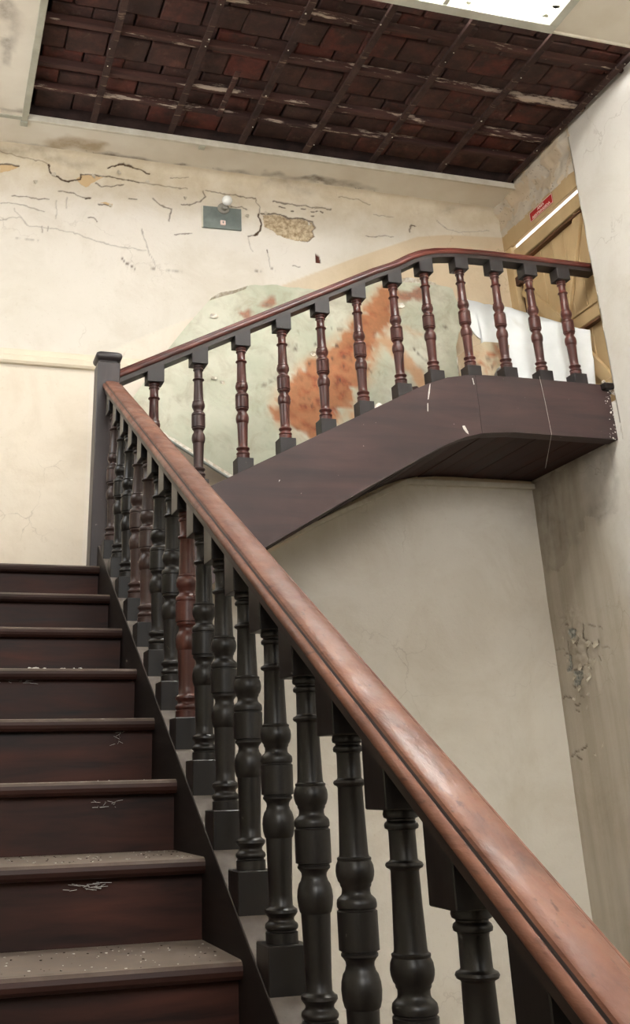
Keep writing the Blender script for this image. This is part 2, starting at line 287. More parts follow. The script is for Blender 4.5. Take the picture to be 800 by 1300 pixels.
def door_extra(m, v, c):
    return m.mix(m.ramp(m.noise(v, 18, 6, 0.75), [(0.66, 0.0), (0.7, 0.8)]), c, srgb(110, 84, 56))
M['door'] = simple_noise('ochre_painted_door', [(0.3, srgb(194, 168, 128)), (0.7, srgb(172, 146, 106))], 4, 0.6, 0.15, st=(1, 1, 0.4), extra=door_extra, rand=True)
M['door_slot'] = simple_noise('brown_door_moulding', [(0.3, srgb(110, 76, 50)), (0.7, srgb(84, 56, 38))], 8, 0.7)
M['rust'] = simple_noise('rust_and_gap_brown', [(0.3, srgb(50, 34, 28)), (0.7, srgb(92, 60, 42))], 30, 0.9)

# ---- masks
def seg_dist(X, Z, pts):
    d = np.full(X.shape, 9.0)
    for (ax, az), (bx, bz) in zip(pts[:-1], pts[1:]):
        vx, vz = bx - ax, bz - az; L = vx * vx + vz * vz + 1e-12
        t = np.clip(((X - ax) * vx + (Z - az) * vz) / L, 0, 1)
        d = np.minimum(d, np.hypot(X - ax - t * vx, Z - az - t * vz))
    return d
def inside(X, Z, pts):
    c = np.zeros(X.shape, bool); n = len(pts)
    for i in range(n):
        x1, z1 = pts[i]; x2, z2 = pts[(i + 1) % n]
        if z1 == z2: continue
        k = ((z1 > Z) != (z2 > Z)) & (X < (x2 - x1) * (Z - z1) / (z2 - z1) + x1); c ^= k
    return c
def vnoise(X, Z, s, seed=0, octaves=3):
    rng = np.random.default_rng(seed); out = np.zeros(X.shape); amp = 1.0
    for o in range(octaves):
        T = rng.random((128, 128)); u = X * s + 37.3; v = Z * s + 51.7
        i = np.floor(u).astype(int); j = np.floor(v).astype(int); fu = u - i; fv = v - j
        fu = fu * fu * (3 - 2 * fu); fv = fv * fv * (3 - 2 * fv)
        g = lambda a, b: T[(i + a) % 128, (j + b) % 128]
        out += amp * ((g(0, 0) * (1 - fu) + g(1, 0) * fu) * (1 - fv) + (g(0, 1) * (1 - fu) + g(1, 1) * fu) * fv - 0.5)
        amp *= 0.5; s *= 2.1
    return out
def cracks_mask(X, Z, U, V, lst):
    m = np.zeros(X.shape)
    for wd, pts in lst:
        p = np.array(pts); pad = 0.03
        bb = (X > p[:, 0].min() - pad) & (X < p[:, 0].max() + pad) & (Z > p[:, 1].min() - pad) & (Z < p[:, 1].max() + pad)
        if not bb.any(): continue
        d = seg_dist(U[bb], V[bb], pts); hw = wd * 0.00055
        val = np.clip(1 - (d - hw) / 0.0036, 0, 1) * min(1, 0.22 + wd * 0.16)
        m[bb] = np.maximum(m[bb], val)
    return m
def grid_wall(name, us, vs, tofn, mask, mat):
    U, V = np.meshgrid(us, vs, indexing='ij'); nu, nv = U.shape
    a, b, disp = mask(U, V)
    co = tofn(U, V, disp).reshape(-1, 3)
    idx = np.arange(nu * nv).reshape(nu, nv)
    q = np.stack([idx[:-1, :-1], idx[1:, :-1], idx[1:, 1:], idx[:-1, 1:]], -1).reshape(-1, 4)
    me = bpy.data.meshes.new(name); me.vertices.add(len(co)); me.vertices.foreach_set('co', co.astype(np.float32).ravel())
    me.loops.add(q.size); me.loops.foreach_set('vertex_index', q.astype(np.int32).ravel())
    me.polygons.add(len(q)); me.polygons.foreach_set('loop_start', np.arange(0, q.size, 4, dtype=np.int32))
    me.polygons.foreach_set('use_smooth', np.ones(len(q), bool)); me.update(calc_edges=True)
    for nm, ar in (('mask_a', a), ('mask_b', b)):
        at = me.color_attributes.new(nm, 'FLOAT_COLOR', 'POINT'); at.data.foreach_set('color', ar.reshape(-1).astype(np.float32))
    me.materials.append(mat); o = bpy.data.objects.new(name, me); COL.objects.link(o); return struct(o)

WX = 2.55; WXR = 2.60; BY = 0.925; CZ = 2.46; LZ = 0.88
DADO = [(-9, 1.17), (0.02, 1.17), (0.05, 1.23), (0.109, 1.262), (0.40, 1.425), (1.077, 1.758), (1.57, 2.006), (2.0, 2.205), (2.2, 2.245), (2.7, 2.285)]
def back_mask(U, V):
    wob = vnoise(U, V, 30, 1) * 0.012; wob2 = vnoise(U, V, 30, 2) * 0.012
    Uj, Vj = U + wob, V + wob2
    cr = cracks_mask(U, V, Uj, Vj, CR)
    expo = np.zeros(U.shape); tan = np.zeros(U.shape); hole = np.zeros(U.shape)
    for p in PATCH['expo']: expo = np.maximum(expo, inside(Uj, Vj, p))
    for p in PATCH['tan']: tan = np.maximum(tan, inside(Uj, Vj, p))
    for p in PATCH['hole']: hole = np.maximum(hole, inside(U, V, p))
    dl = np.interp(U, [d[0] for d in DADO], [d[1] for d in DADO])
    n = vnoise(U, V, 5, 4)
    dado = np.clip((dl - V) / 0.01 + 0.5, 0, 1) * (U > 0.0) * np.clip((V - (string_bot(U) - 0.02)) / 0.01, 0, 1)
    low = (U < 0.05) * np.clip((1.17 - V) / 0.01, 0, 1)
    up = (V > string_bot(U) - 0.0).astype(float)
    # darker tone below landing at the right corner, grime under ceiling
    st = np.clip(1 - np.abs(V - 2.44 - n * 0.08) / 0.05, 0, 1) * 0.35 * np.clip(vnoise(U, V, 3, 9) * 3, 0, 1)
    st += np.clip((U - 2.25) / 0.3, 0, 1) * np.clip(1 - np.abs(V - 0.55) / 0.25, 0, 1) * 0.35 * (V < 0.7)
    a = np.stack([cr * 1.0, expo, tan, hole], -1); b = np.stack([dado, low, np.clip(st, 0, 1), up], -1)
    disp = cr * 0.004 + expo * 0.004 + tan * 0.002 + hole * 0.012 + vnoise(U, V, 3, 5) * 0.004 - vnoise(U, V, 60, 8, 1) * expo * 0.004
    return a, b, disp
SB = [(-3.0, -2.40), (0.72, 0.119), (1.051, 0.312), (1.23, 0.413), (1.419, 0.518), (1.55, 0.590), (1.614, 0.622), (1.713, 0.663), (1.811, 0.688), (1.969, 0.703), (3.5, 0.703)]
def string_bot(x): return np.interp(x, [p[0] for p in SB], [p[1] for p in SB])
def string_top(x):
    xs = [0.0, 1.48, 1.56, 1.65, 1.75, 1.85, 2.0, 3.5]
    zs = [0.119, 0.8850, 0.922, 0.955, 0.975, 0.984, 0.988, 0.988]
    return np.interp(x, xs, zs)
us = np.concatenate([np.arange(-1.35, -0.56, 0.04), np.arange(-0.56, 1.75, 0.0038), np.arange(1.75, 2.68, 0.0075)])
vs = np.concatenate([np.arange(-2.45, 0.1, 0.05), np.arange(0.1, 1.9, 0.014), np.arange(1.9, 2.56, 0.0038)])
def back_to(U, V, d):
    t = np.clip((V - (CZ - 0.05)) / 0.05, 0, 1); cove = 0.05 * (1 - np.sqrt(np.clip(1 - t * t, 0, 1)))
    return np.stack([U, BY + d - cove, V], -1)
wall_back = grid_wall('wall_back', us, vs, back_to, back_mask, M['plaster_back'])

def right_mask(U, V):
    wob = vnoise(U, V, 30, 11) * 0.014; wob2 = vnoise(U, V, 30, 12) * 0.014
    Uj, Vj = U + wob, V + wob2
    cr = cracks_mask(U, V, Uj, Vj, RC)
    expo = np.zeros(U.shape)
    for p in RP: expo = np.maximum(expo, inside(Uj, Vj, p))
    n = vnoise(U, V, 6, 13)
    ins = inside(U + vnoise(U, V, 8, 14) * 0.08, V + vnoise(U, V, 8, 15) * 0.08, RS['poly']) & (V < 0.72)
    st = ins * (0.28 + 0.3 * np.clip(n, -0.5, 1))
    for s in RS['streak']:
        d = seg_dist(U + n * 0.02, V, s); st = np.maximum(st, (0.45 + 0.3 * n) * np.clip(1 - d / 0.045, 0, 1) * (V < 0.74))
    vst = np.clip(vnoise(U * 9, V * 0.35, 1.8, 17) * 1.1, 0, 1) * np.clip((U - 0.15) / 0.5, 0, 1) * (V < 0.6) * 0.22
    st = np.clip(st + vst, 0, 0.9)
    lowm = np.clip((U - 0.10 + np.clip(V, -1.5, 0.7) * -0.25 + vnoise(U, V, 4, 18) * 0.15) / 0.22, 0, 1) * (V < 0.72)
    a = np.stack([cr, expo, np.zeros(U.shape), np.zeros(U.shape)], -1)
    b = np.stack([np.zeros(U.shape), np.zeros(U.shape), st, lowm], -1)
    peel = np.clip(1 - seg_dist(U, V, [(0.72, -0.12), (0.66, -0.33)]) / 0.16, 0, 1)
    disp = cr * 0.006 + expo * 0.006 - peel * np.abs(vnoise(U, V, 22, 19)) * 0.018 + vnoise(U, V, 3, 20) * 0.006
    return a, b, disp
usr = np.concatenate([np.arange(-6.5, -0.6, 0.06), np.arange(-0.6, 0.06, 0.008)])
# near wall, full height, ends at the door reveal
wr_near = grid_wall('wall_right', np.concatenate([usr, [0.045]]), np.concatenate([np.arange(-2.45, -1.6, 0.05), np.arange(-1.6, 0.75, 0.009), np.arange(0.75, 2.9, 0.03)]),
                    lambda U, V, d: np.stack([WX + d, U, V], -1), right_mask, M['plaster_right'])
wr_low = grid_wall('wall_right', np.arange(0.045, 0.99, 0.006), np.concatenate([np.arange(-2.45, -1.6, 0.05), np.arange(-1.6, 0.90, 0.007)]),
                   lambda U, V, d: np.stack([WX + d, U, V], -1), right_mask, M['plaster_right'])
wr_low.name = 'wall_right_lower'
# reveal edge of the near wall, and the plaster above the door
box('wall_right_reveal', WX + 0.008, 2.80, -0.02, 0.045, 0.87, 2.9, M['trim_white'], None, 0.004)['kind'] = 'structure'
def lintel_mask(U, V):
    n = vnoise(U, V, 12, 31); cr = np.clip(1 - np.abs(vnoise(U * 1.0, V * 3.5, 7, 32)) / 0.010, 0, 1) * 0.6
    tan = (vnoise(U, V, 9, 33) > 0.12).astype(float)
    b = np.stack([np.ones(U.shape) * 0.35, 0 * U, np.clip(n, 0, 1) * 0.5, 0 * U], -1)
    return np.stack([cr, 0 * U, tan * 0.35, 0 * U], -1), b, cr * 0.004 + n * 0.012 - tan * 0.003
grid_wall('wall_right_above_door', np.arange(0.03, 0.97, 0.006), np.arange(2.27, 2.56, 0.006), lambda U, V, d: np.stack([WXR - 0.012 + d - 0.05 * np.clip((V - 2.40) / 0.06, 0, 1), U, V], -1), lintel_mask, M['plaster_right'])
box('wall_right_back_strip', WXR - 0.01, 2.64, 0.905, 1.0, 0.87, 2.30, M['trim_white'])['kind'] = 'structure'
for nm, a in (('wall_left', (-7.0, 1.0, -2.45, 0.9)), ('wall_left_upper', (-7.0, 1.0, 2.1, 2.6)), ('wall_left_pier', (0.35, 1.0, 0.9, 2.1)), ('wall_left_front', (-7.0, -1.15, 0.9, 2.1))):
    struct(box(nm, -1.42, -1.352, *a, M['trim_white']))
struct(box('wall_front', -1.42, 2.7, -6.6, -6.5, -2.45, 0.5, M['trim_white'])); struct(box('wall_front_upper', -1.42, 2.7, -6.6, -6.5, 2.3, 2.9, M['trim_white']))
struct(box('floor', -3.0, 2.7, -6.5, 1.0, -2.50, -2.40, M['floor']))
# trim moulding on the back wall and the cover strip under the soffit
TP = [(BY + 0.02, 1.165), (BY - 0.022, 1.168), (BY - 0.03, 1.18), (BY - 0.03, 1.205), (BY - 0.02, 1.215), (BY - 0.014, 1.24), (BY - 0.008, 1.25), (BY + 0.02, 1.25)]
t1 = prism('trim_1', TP, 0, -1.35, 0.50, simple_noise('cream_dado_moulding', [(0.3, srgb(224, 212, 188)), (0.7, srgb(212, 202, 182))], 5, 0.6)); struct(t1)
pts = []
xs = [-0.2, 0.72, 1.051, 1.23, 1.419, 1.60, 1.775]
zz = lambda x: (0.30 + (x - 0.97) * 0.470)
top = [(-0.2, zz(-0.2)), (1.775, zz(1.775)), (WX, 0.690)]
th = 0.026
pts = top + [(WX, 0.690 - th), (1.78, zz(1.775) - th), (-0.2, zz(-0.2) - th)]
struct(prism('trim_2', pts, 1, BY - 0.034, BY + 0.03, M['trim_white']))
# damp stained narrow reveal strip where soffit meets right wall
# ------------------------------------------------------------------ ceiling
HX0, HX1, HY0, HY1 = -0.379, 2.56, -0.72, 0.635
def ceil_mat():
    m = NB('stained_ceiling_plaster'); wv = m.world(); n1 = m.noise(wv, 2.5, 5); n2 = m.noise(wv, 18, 6, 0.7)
    c = m.mix(m.ramp(n1, [(0.35, 0.0), (0.65, 1.0)]), srgb(226, 220, 206), srgb(212, 203, 186))
    at = m.n('ShaderNodeAttribute', attribute_name='mask_b'); sb = m.n('ShaderNodeSeparateColor'); m.l(at.outputs['Color'], sb.inputs[0])
    f = m.math('MULTIPLY', sb.outputs[0], m.ramp(n2, [(0.3, 0.45), (0.6, 1.0)]))
    c = m.mix(f, c, srgb(112, 98, 84))
    c = m.mix(m.math('MULTIPLY', sb.outputs[1], m.ramp(n2, [(0.3, 0.6), (0.6, 1.0)])), c, srgb(168, 148, 118))
    c = m.mix(sb.outputs[2], c, srgb(72, 56, 44))
    m.base(c); m.rough(0.9); m.bump(n2, 0.2, 0.006); return m.m
M['ceil'] = ceil_mat()
def ceil_mask(U, V):
    n = vnoise(U, V, 9, 41); a = np.zeros(U.shape + (4,)); s = np.zeros(U.shape); t = np.zeros(U.shape)
    for i, p in enumerate(STAIN):
        wd = [0.035, 0.06, 0.035, 0.03, 0.03, 0.03, 0.03, 0.02][i]
        d = seg_dist(U + n * 0.06, V + vnoise(U, V, 9, 42) * 0.06, p); v = np.clip(1.35 - d / wd, 0, 1)
        if i == 1: t = np.maximum(t, v * 0.9)
        else: s = np.maximum(s, v * [0.8, 0, 1.1, 0.9, 0.75, 0.7, 0.5, 0.6][i] * (0.8 + n))
    cr = np.clip(1 - np.abs(vnoise(U, V, 7, 44)) / 0.01, 0, 1) * (V > 0.86) * 0.6
    b = np.stack([np.clip(s, 0, 1), t, cr, 0 * U], -1)
    return a, b, n * 0.004
def ceil_panel(name, x0, x1, y0, y1, step, z=CZ):
    o = grid_wall(name, np.arange(x0, x1 + step, step).clip(x0, x1), np.arange(y0, y1 + step, step).clip(y0, y1), lambda U, V, d: np.stack([U, V, z + d * (0.3)], -1), ceil_mask, M['ceil']); return o
c1 = ceil_panel('ceiling', HX0 - 0.0, 2.62, HY1 + 0.0, 0.955, 0.008)
c2 = ceil_panel('ceiling_left', -1.36, HX0, -6.5, 0.955, 0.02)
SKX0, SKX1, SKY0, SKY1 = 0.30, 1.93, -1.70, -0.775
c3 = ceil_panel('ceiling_front_right', SKX1 + 0.04, 2.56, -6.5, HY0, 0.05)
c4 = ceil_panel('ceiling_front', HX0, SKX1 + 0.04, -6.5, SKY0, 0.05)
c5 = ceil_panel('ceiling_front_left', HX0, SKX0, SKY0, HY0, 0.05)
# structure above: mortar bed, individual bricks, beams, laths
struct(box('ceiling_bed', HX0 - 0.1, HX1 + 0.12, HY0 - 0.0, HY1 + 0.32, 2.60, 2.68, M['mortar'], None, 0))
ceiling_bricks = empty('ceiling_brickwork', (0, 0, 2.6)); struct(ceiling_bricks)
brick_src = []
for k in range(5):
    bm = bmesh.new(); box_bm(bm, -0.1, 0.1, -0.083, 0.083, -0.040, 0.0, 0.006, 0.004)
    brick_src.append(bm)
brick_me = []
for bm in brick_src:
    bmesh.ops.recalc_face_normals(bm, faces=bm.faces); me = bpy.data.meshes.new('brick'); bm.to_mesh(me); bm.free(); me.materials.append(M['brick']); brick_me.append(me)
k = 0; y = HY0 + 0.085
rowi = 0
while y < HY1 + 0.02:
    x = HX0 + 0.02 + (0.10 if rowi % 2 else 0.0)
    while x < HX1 + 0.06:
        o = bpy.data.objects.new('brick', brick_me[random.randrange(5)]); COL.objects.link(o); o.parent = ceiling_bricks
        o.location = (x + random.uniform(-.003, .003), y + random.uniform(-.003, .003), random.uniform(-0.006, 0.006)); o.rotation_euler = (random.uniform(-.03, .03), random.uniform(-.02, .02), random.uniform(-.012, .012) + (math.pi if random.random() < .5 else 0))
        x += 0.205
    y += 0.170; rowi += 1
for yb, wd in ((-0.475, 0.022), (-0.125, 0.034), (0.215, 0.030), (0.415, 0.026)):
    box('beam', HX0 - 0.05, HX1 + 0.05, yb - wd / 2, yb + wd / 2, -0.088, -0.045, M['beam'], ceiling_bricks, 0.003, 0.002)
for xl in (-0.035, 0.395, 0.807, 1.19, 1.602, 2.032, 2.50):
    l = box('lath', -0.017, 0.017, HY0 - 0.02, HY1 + 0.03, -0.108, -0.088, M['lath'], ceiling_bricks, 0.002, 0.002); l.location.x = xl
box('lath', 0.60, 0.63, 0.02, 0.42, -0.10, -0.088, M['beam'], ceiling_bricks, 0.002, 0.002)
bm = bmesh.new()
for i in range(26):
    x = random.choice((-0.035, 0.395, 0.807, 1.19, 1.602, 2.032, 2.5)) + random.uniform(-.02, .02); yy = random.uniform(HY0, HY1)
    s = random.uniform(0.002, 0.004); box_bm(bm, x - s, x + s, yy - s, yy + s, -0.112, -0.107, 0.001)
o = bm_obj('nail', bm, M['trim_white'], ceiling_bricks); o['kind'] = 'stuff'
# hole edge trims
def strip(name, x0, x1, y0, y1, z0, z1, mat):
    return struct(box(name, x0, x1, y0, y1, z0, z1, mat, None, 0.002, 0.001))
strip('trim_3', HX0 - 0.012, WX, HY1 - 0.006, HY1 + 0.014, 2.452, 2.490, M['trim_white'])
strip('trim_4', HX0 - 0.035, HX0, -1.5, HY1 + 0.02, 2.450, 2.49, M['trim_grey'])
strip('trim_5', -1.35, HX0 - 0.03, 0.62, 0.645, 2.453, 2.47, M['trim_grey'])
strip('trim_6', 0.565, 0.600, HY1, HY1 + 0.045, 2.446, 2.46, M['trim_grey'])
strip('trim_7', HX0 - 0.04, HX0 - 0.0, HY1 + 0.014, HY1 + 0.055, 2.444, 2.46, M['trim_grey'])
strip('trim_8', 1.97, 2.56, HY0 - 0.012, HY0 + 0.0, 2.448, 2.50, M['trim_white'])
strip('trim_9', HX0, 0.28, HY0 - 0.02, HY0, 2.448, 2.60, M['trim_white'])
struct(box('ceiling_side', HX0 - 0.06, HX0, HY0, HY1 + .02, 2.49, 2.61, M['mortar'], None, 0)); struct(box('ceiling_rim', HX0, HX1, HY1, HY1 + .03, 2.49, 2.61, M['mortar'], None, 0))
struct(box('ceiling_rim_right', HX1, HX1 + 0.05, HY0, HY1 + .03, 2.46, 2.62, M['mortar'], None, 0))
# skylight
sky = empty('window_1', (1.1, -1.2, CZ)); struct(sky); sky['label'] = 'broken skylight with dusty white panes in a grey frame'
frm = simple_noise('pale_grey_window_frame', [(0.3, srgb(196, 196, 184)), (0.7, srgb(176, 176, 162))], 9, 0.55)
def rel(o, e=sky): o.parent = e; o.matrix_parent_inverse = Matrix.Translation(-Vector(e.location)); return o
rel(box('frame_rail', SKX0 - .04, SKX1 + 0.045, SKY1, SKY1 + 0.055, 2.445, 2.52, frm)); rel(box('frame_rail', SKX0 - .04, SKX1 + 0.045, SKY0 - .05, SKY0, 2.445, 2.52, frm))
rel(box('frame_stile', SKX1, SKX1 + 0.045, SKY0, SKY1, 2.445, 2.52, frm)); rel(box('frame_stile', SKX0 - 0.04, SKX0, SKY0, SKY1, 2.445, 2.52, frm))
rel(box('mullion', 1.372, 1.396, SKY0, SKY1, 2.45, 2.505, frm)); rel(box('mullion', 0.82, 0.844, SKY0, SKY1, 2.45, 2.505, frm))
def pane_mat():
    m = NB('dusty_white_pane'); v = m.world(); n = m.noise(v, 22, 7, 0.75); n2 = m.noise(v, 5, 3)
    c = m.ramp(m.math('ADD', m.math('MULTIPLY', n, 0.7), m.math('MULTIPLY', n2, 0.3)), [(0.40, srgb(90, 86, 80)), (0.50, srgb(245, 245, 242))])
    tr = m.n('ShaderNodeBsdfTranslucent'); m.l(c, tr.inputs[0]); out = m.t.nodes['Material Output']; m.l(tr.outputs[0], out.inputs[0]); return m.m
pm = pane_mat()
rel(box('pane', 1.396, SKX1, SKY0, SKY1, 2.482, 2.486, pm, None, 0)); rel(box('pane', 0.844, 1.372, SKY0, SKY1 - 0.0, 2.482, 2.486, pm, None, 0)); rel(box('pane', SKX0, 0.82, SKY0, SKY1, 2.482, 2.486, pm, None, 0))
for i in range(9):
    a = random.uniform(0, 6.28); cx, cy = random.choice([(1.42, -0.80), (1.90, -0.80), (1.5, -0.79), (1.34, -0.80), (1.91, -0.87), (1.30, -0.79)])
    pts = [(cx + random.uniform(-.035, .035), cy + random.uniform(-.012, .012)) for _ in range(1)]
    r = random.uniform(.010, .022); pl = [(cx + r * random.uniform(.6, 1.3) * math.cos(t) + random.uniform(-.03, .03) * 0, cy + r * .7 * random.uniform(.6, 1.3) * math.sin(t)) for t in np.arange(0, 6.28, .9)]
    rel(prism('shard', pl, 2, 2.474, 2.480, M['trim_grey']))

# curled paint flakes standing off the walls
flake_m = simple_noise('lifted_paint_flake', [(0.3, srgb(206, 198, 182)), (0.7, srgb(176, 164, 144))], 20, 0.9)
def wall_flake(parent, axis, u, v, s, seed, off):
    rng = random.Random(seed); k = rng.choice((4, 5, 5, 6)); a0 = rng.uniform(0, 6.28)
    P = [(u + s * rng.uniform(.5, 1.25) * math.cos(a0 + 6.283 * i / k), v + s * rng.uniform(.5, 1.25) * math.sin(a0 + 6.283 * i / k)) for i in range(k)]
    lift = [rng.choice((0.0, 0.1, .35, .7)) * s for _ in range(k)]
    f = lambda a, b, d: (off - d, a, b) if axis == 0 else (a, off - d, b)
    vs = [f(a, b, .002 + l) for (a, b), l in zip(P, lift)] + [f(u, v, .002)] + [f(a, b, .0008 + l) for (a, b), l in zip(P, lift)] + [f(u, v, .0008)]
    fs = [(i, (i + 1) % k, k) for i in range(k)] + [(k + 1 + (i + 1) % k, k + 1 + i, 2 * k + 1) for i in range(k)] + [(i, k + 1 + i, k + 1 + (i + 1) % k, (i + 1) % k) for i in range(k)]
    return mesh_obj('paint_flake', vs, fs, flake_m, parent)
for i, (u, v, s) in enumerate([(.60, -.20, .020), (.535, -.205, .022), (.71, -.17, .018), (.79, -.25, .020), (.70, -.30, .024), (.64, -.35, .022), (.73, -.395, .022), (.79, -.44, .016), (.66, -.43, .014), (.69, -.49, .014), (.62, -.30, .018), (.66, -.15, .014), (.57, -.28, .016), (.77, -.34, .016), (.60, -.66, .018), (.68, -.70, .012), (.82, -.15, .014)]):
    wall_flake(wr_low, 0, u, v, s, i, WX - 0.006)
for i, (u, v, s) in enumerate([(-.20, 2.31, .018), (.02, 2.335, .016), (.33, 2.345, .016), (.16, 2.375, .018), (.92, 2.20, .016), (1.03, 2.235, .014), (1.30, 2.20, .014), (-.30, 2.25, .014), (.55, 2.27, .014), (.12, 2.16, .012)]):
    wall_flake(wall_back, 1, u, v, s, 40 + i, BY - 0.001)
# ------------------------------------------------------------------ lower flight
G = 0.28; R = 0.15423; S = R / G; STZ = 0.0477
flight = empty('staircase', (0, 0, -2.4)); tag(flight, 'lower wooden stair flight with dusty dark mahogany treads and risers', 'staircase')
def relp(o, e): o.parent = e; o.matrix_parent_inverse = Matrix.Translation(-Vector(e.location)); return o
XL = -1.35
def tread_poly(y, z, depth):
    t = 0.032; pts = []
    for a in np.linspace(-math.pi / 2, math.pi / 2, 7): pts.append((y + t / 2 - math.cos(a) * t / 2, z - t / 2 + math.sin(a) * t / 2))
    return pts + [(y + depth, z), (y + depth, z - t)]
for k in range(0, 15):
    y, z = -k * G, -k * R
    if k: 
        relp(prism('tread', tread_poly(y, z, G + 0.034), 0, XL, 0.002, M['tread']), flight)
    yr = y + 0.034
    relp(box('riser', XL, 0.002, yr, yr + 0.02, z - R - (0.0 if k < 14 else 0.1), z - 0.030, M['riser'], None, 0.001), flight)
def slope_poly(y0, y1, zt, dep): return [(y0, zt + y0 * S), (y1, zt + y1 * S), (y1, zt + y1 * S - dep), (y0, zt + y0 * S - dep)]
zt = STZ
sp = [(0.085, zt + 0.085 * S), (-4.45, zt - 4.45 * S), (-4.45, -2.40), (-3.9, -2.40), (0.085, zt + 0.085 * S - 0.36)]
relp(prism('string', sp, 0, 0.0, 0.080, M['string'], None, 0.003), flight)
relp(prism('wall_string', [(0.085, zt + .085 * S), (-4.45, zt - 4.45 * S), (-4.45, -2.4), (-3.9, -2.4), (0.085, -0.3)], 0, XL, XL + 0.03, M['string'], None, 0.003), flight)
# landing (part of the upper structure)
landing = empty('landing', (-0.6, 0.4, -0.1)); tag(landing, 'dark timber half landing at the head of the lower flight', 'landing')
relp(prism('landing_nosing', tread_poly(0, 0, 0.12), 0, XL, 0.0, M['tread']), landing)
for i in range(6): 
    a = 0.12 + i * 0.135; relp(box('floorboard', XL, 0.20, a + 0.001, min(a + 0.134, 0.915), -0.03, 0.0, M['tread'], None, 0.001), landing)
relp(box('soffit_board', XL, 0.20, 0.10, 0.915, -0.20, -0.18, M['plank']), landing)

# ------------------------------------------------------------------ turned baluster
BR = 0.0372
SH = [(0.0290, 0.070), (0.0290, 0.091), (0.0262, 0.0925), (0.0262, 0.0945), (0.0290, 0.0965), (0.0300, 0.100), (0.0288, 0.104), (0.0245, 0.107), (0.0228, 0.110), (0.0235, 0.114), (0.0270, 0.1175), (0.0296, 0.1215), (0.0290, 0.126), (0.0240, 0.129), (0.0215, 0.132),
      (0.0212, 0.150), (0.0225, 0.190), (0.0240, 0.230), (0.0243, 0.239), (0.0262, 0.241), (0.0288, 0.250), (0.0299, 0.262), (0.0290, 0.272), (0.0262, 0.281), (0.0225, 0.286), (0.0222, 0.288), (0.0208, 0.292), (0.0215, 0.297), (0.0245, 0.301), (0.0275, 0.304), (0.0275, 0.307), (0.0262, 0.3085), (0.0262, 0.310),
      (0.0302, 0.3115), (0.0304, 0.361), (0.0280, 0.3625), (0.0280, 0.364), (0.0300, 0.366), (0.0303, 0.371), (0.0292, 0.376), (0.0262, 0.379), (0.0225, 0.382), (0.0214, 0.386), (0.0216, 0.391), (0.0236, 0.394), (0.0238, 0.397), (0.0265, 0.400), (0.0288, 0.407), (0.0294, 0.413), (0.0284, 0.421), (0.0255, 0.427), (0.0262, 0.4285), (0.0262, 0.431), (0.0232, 0.4325),
      (0.0222, 0.436), (0.0205, 0.485), (0.0195, 0.527), (0.0205, 0.529), (0.0248, 0.531), (0.0262, 0.534), (0.0248, 0.537), (0.0205, 0.539), (0.0190, 0.541), (0.0186, 0.574), (0.0195, 0.577), (0.0232, 0.5785), (0.0240, 0.582), (0.0228, 0.5855), (0.0196, 0.588), (0.0198, 0.590), (0.0240, 0.592), (0.0250, 0.596), (0.0240, 0.600), (0.0235, 0.606)]
shaft_me = lathe_data('baluster', SH, 28)
def block_me(name, z0, z1, s0x, s0y, s1x, s1y, mat, base=True):
    """square block whose bottom (s0) / top (s1) planes slope"""
    bm = bmesh.new(); vs = {}
    for x in (-BR, BR):
        for y in (-BR, BR):
            vs[x, y, 0] = bm.verts.new((x, y, z0 + s0x * x + s0y * y)); vs[x, y, 1] = bm.verts.new((x, y, z1 + s1x * x + s1y * y))
    a = BR
    F = [[(-a, -a, 0), (a, -a, 0), (a, -a, 1), (-a, -a, 1)], [(a, -a, 0), (a, a, 0), (a, a, 1), (a, -a, 1)], [(a, a, 0), (-a, a, 0), (-a, a, 1), (a, a, 1)], [(-a, a, 0), (-a, -a, 0), (-a, -a, 1), (-a, a, 1)],
         [(-a, -a, 1), (a, -a, 1), (a, a, 1), (-a, a, 1)], [(-a, -a, 0), (-a, a, 0), (a, a, 0), (a, -a, 0)]]
    for f in F: bm.faces.new([vs[q] for q in f])
    bmesh.ops.bevel(bm, geom=list(bm.edges), offset=0.0016, segments=1, affect='EDGES')
    bmesh.ops.recalc_face_normals(bm, faces=bm.faces)
    me = bpy.data.meshes.new(name); bm.to_mesh(me); bm.free(); me.materials.append(mat); return me
def mesh_copy(me, mat): m2 = me.copy(); m2.materials.clear(); m2.materials.append(mat); return m2
SHAFT = {k: mesh_copy(shaft_me, M[k]) for k in ('black', 'mahog', 'mahog_dark')}
TOPZ = (0.700 - STZ) + BR * S + 0.012     # rail underside at the axis, relative to z0, a little let in
BB_Y = block_me('base_block', BR * S - 0.0015, 0.0745, 0, S, 0, 0, M['black'])
BT_Y = block_me('top_block', 0.602, TOPZ, 0, 0, 0, S, M['black'])
S2 = 0.5175
def baluster(parent, loc, base_me, top_me, shaft, gz=0.0):
    b = bpy.data.objects.new('baluster', SHAFT[shaft]); COL.objects.link(b); relp(b, parent); b.location = Vector(loc); b.matrix_parent_inverse = Matrix.Translation(-Vector(parent.location))
    for nm, me in (('base_block', base_me), ('top_block', top_me)):
        c = bpy.data.objects.new(nm, me); COL.objects.link(c); c.parent = b
    return b
BX, BY0, DB = 0.040, -0.0616, 0.18637
rail1 = empty('balustrade', (BX, 0.133, 0.0)); tag(rail1, 'descending balustrade of dark turned balusters under a worn red-brown handrail', 'balustrade')
for j in range(0, 22):
    yf = BY0 - j * DB; y = yf + BR; z0 = STZ + yf * S
    # block bottoms follow the slope: at axis the string top is z0 + BR*S
    sh = 'black' if j > 7 else ('mahog' if j == 7 else ('mahog_dark' if random.random() < .6 else 'black'))
    b = baluster(rail1, (BX, y, z0), BB_Y, BT_Y, sh)
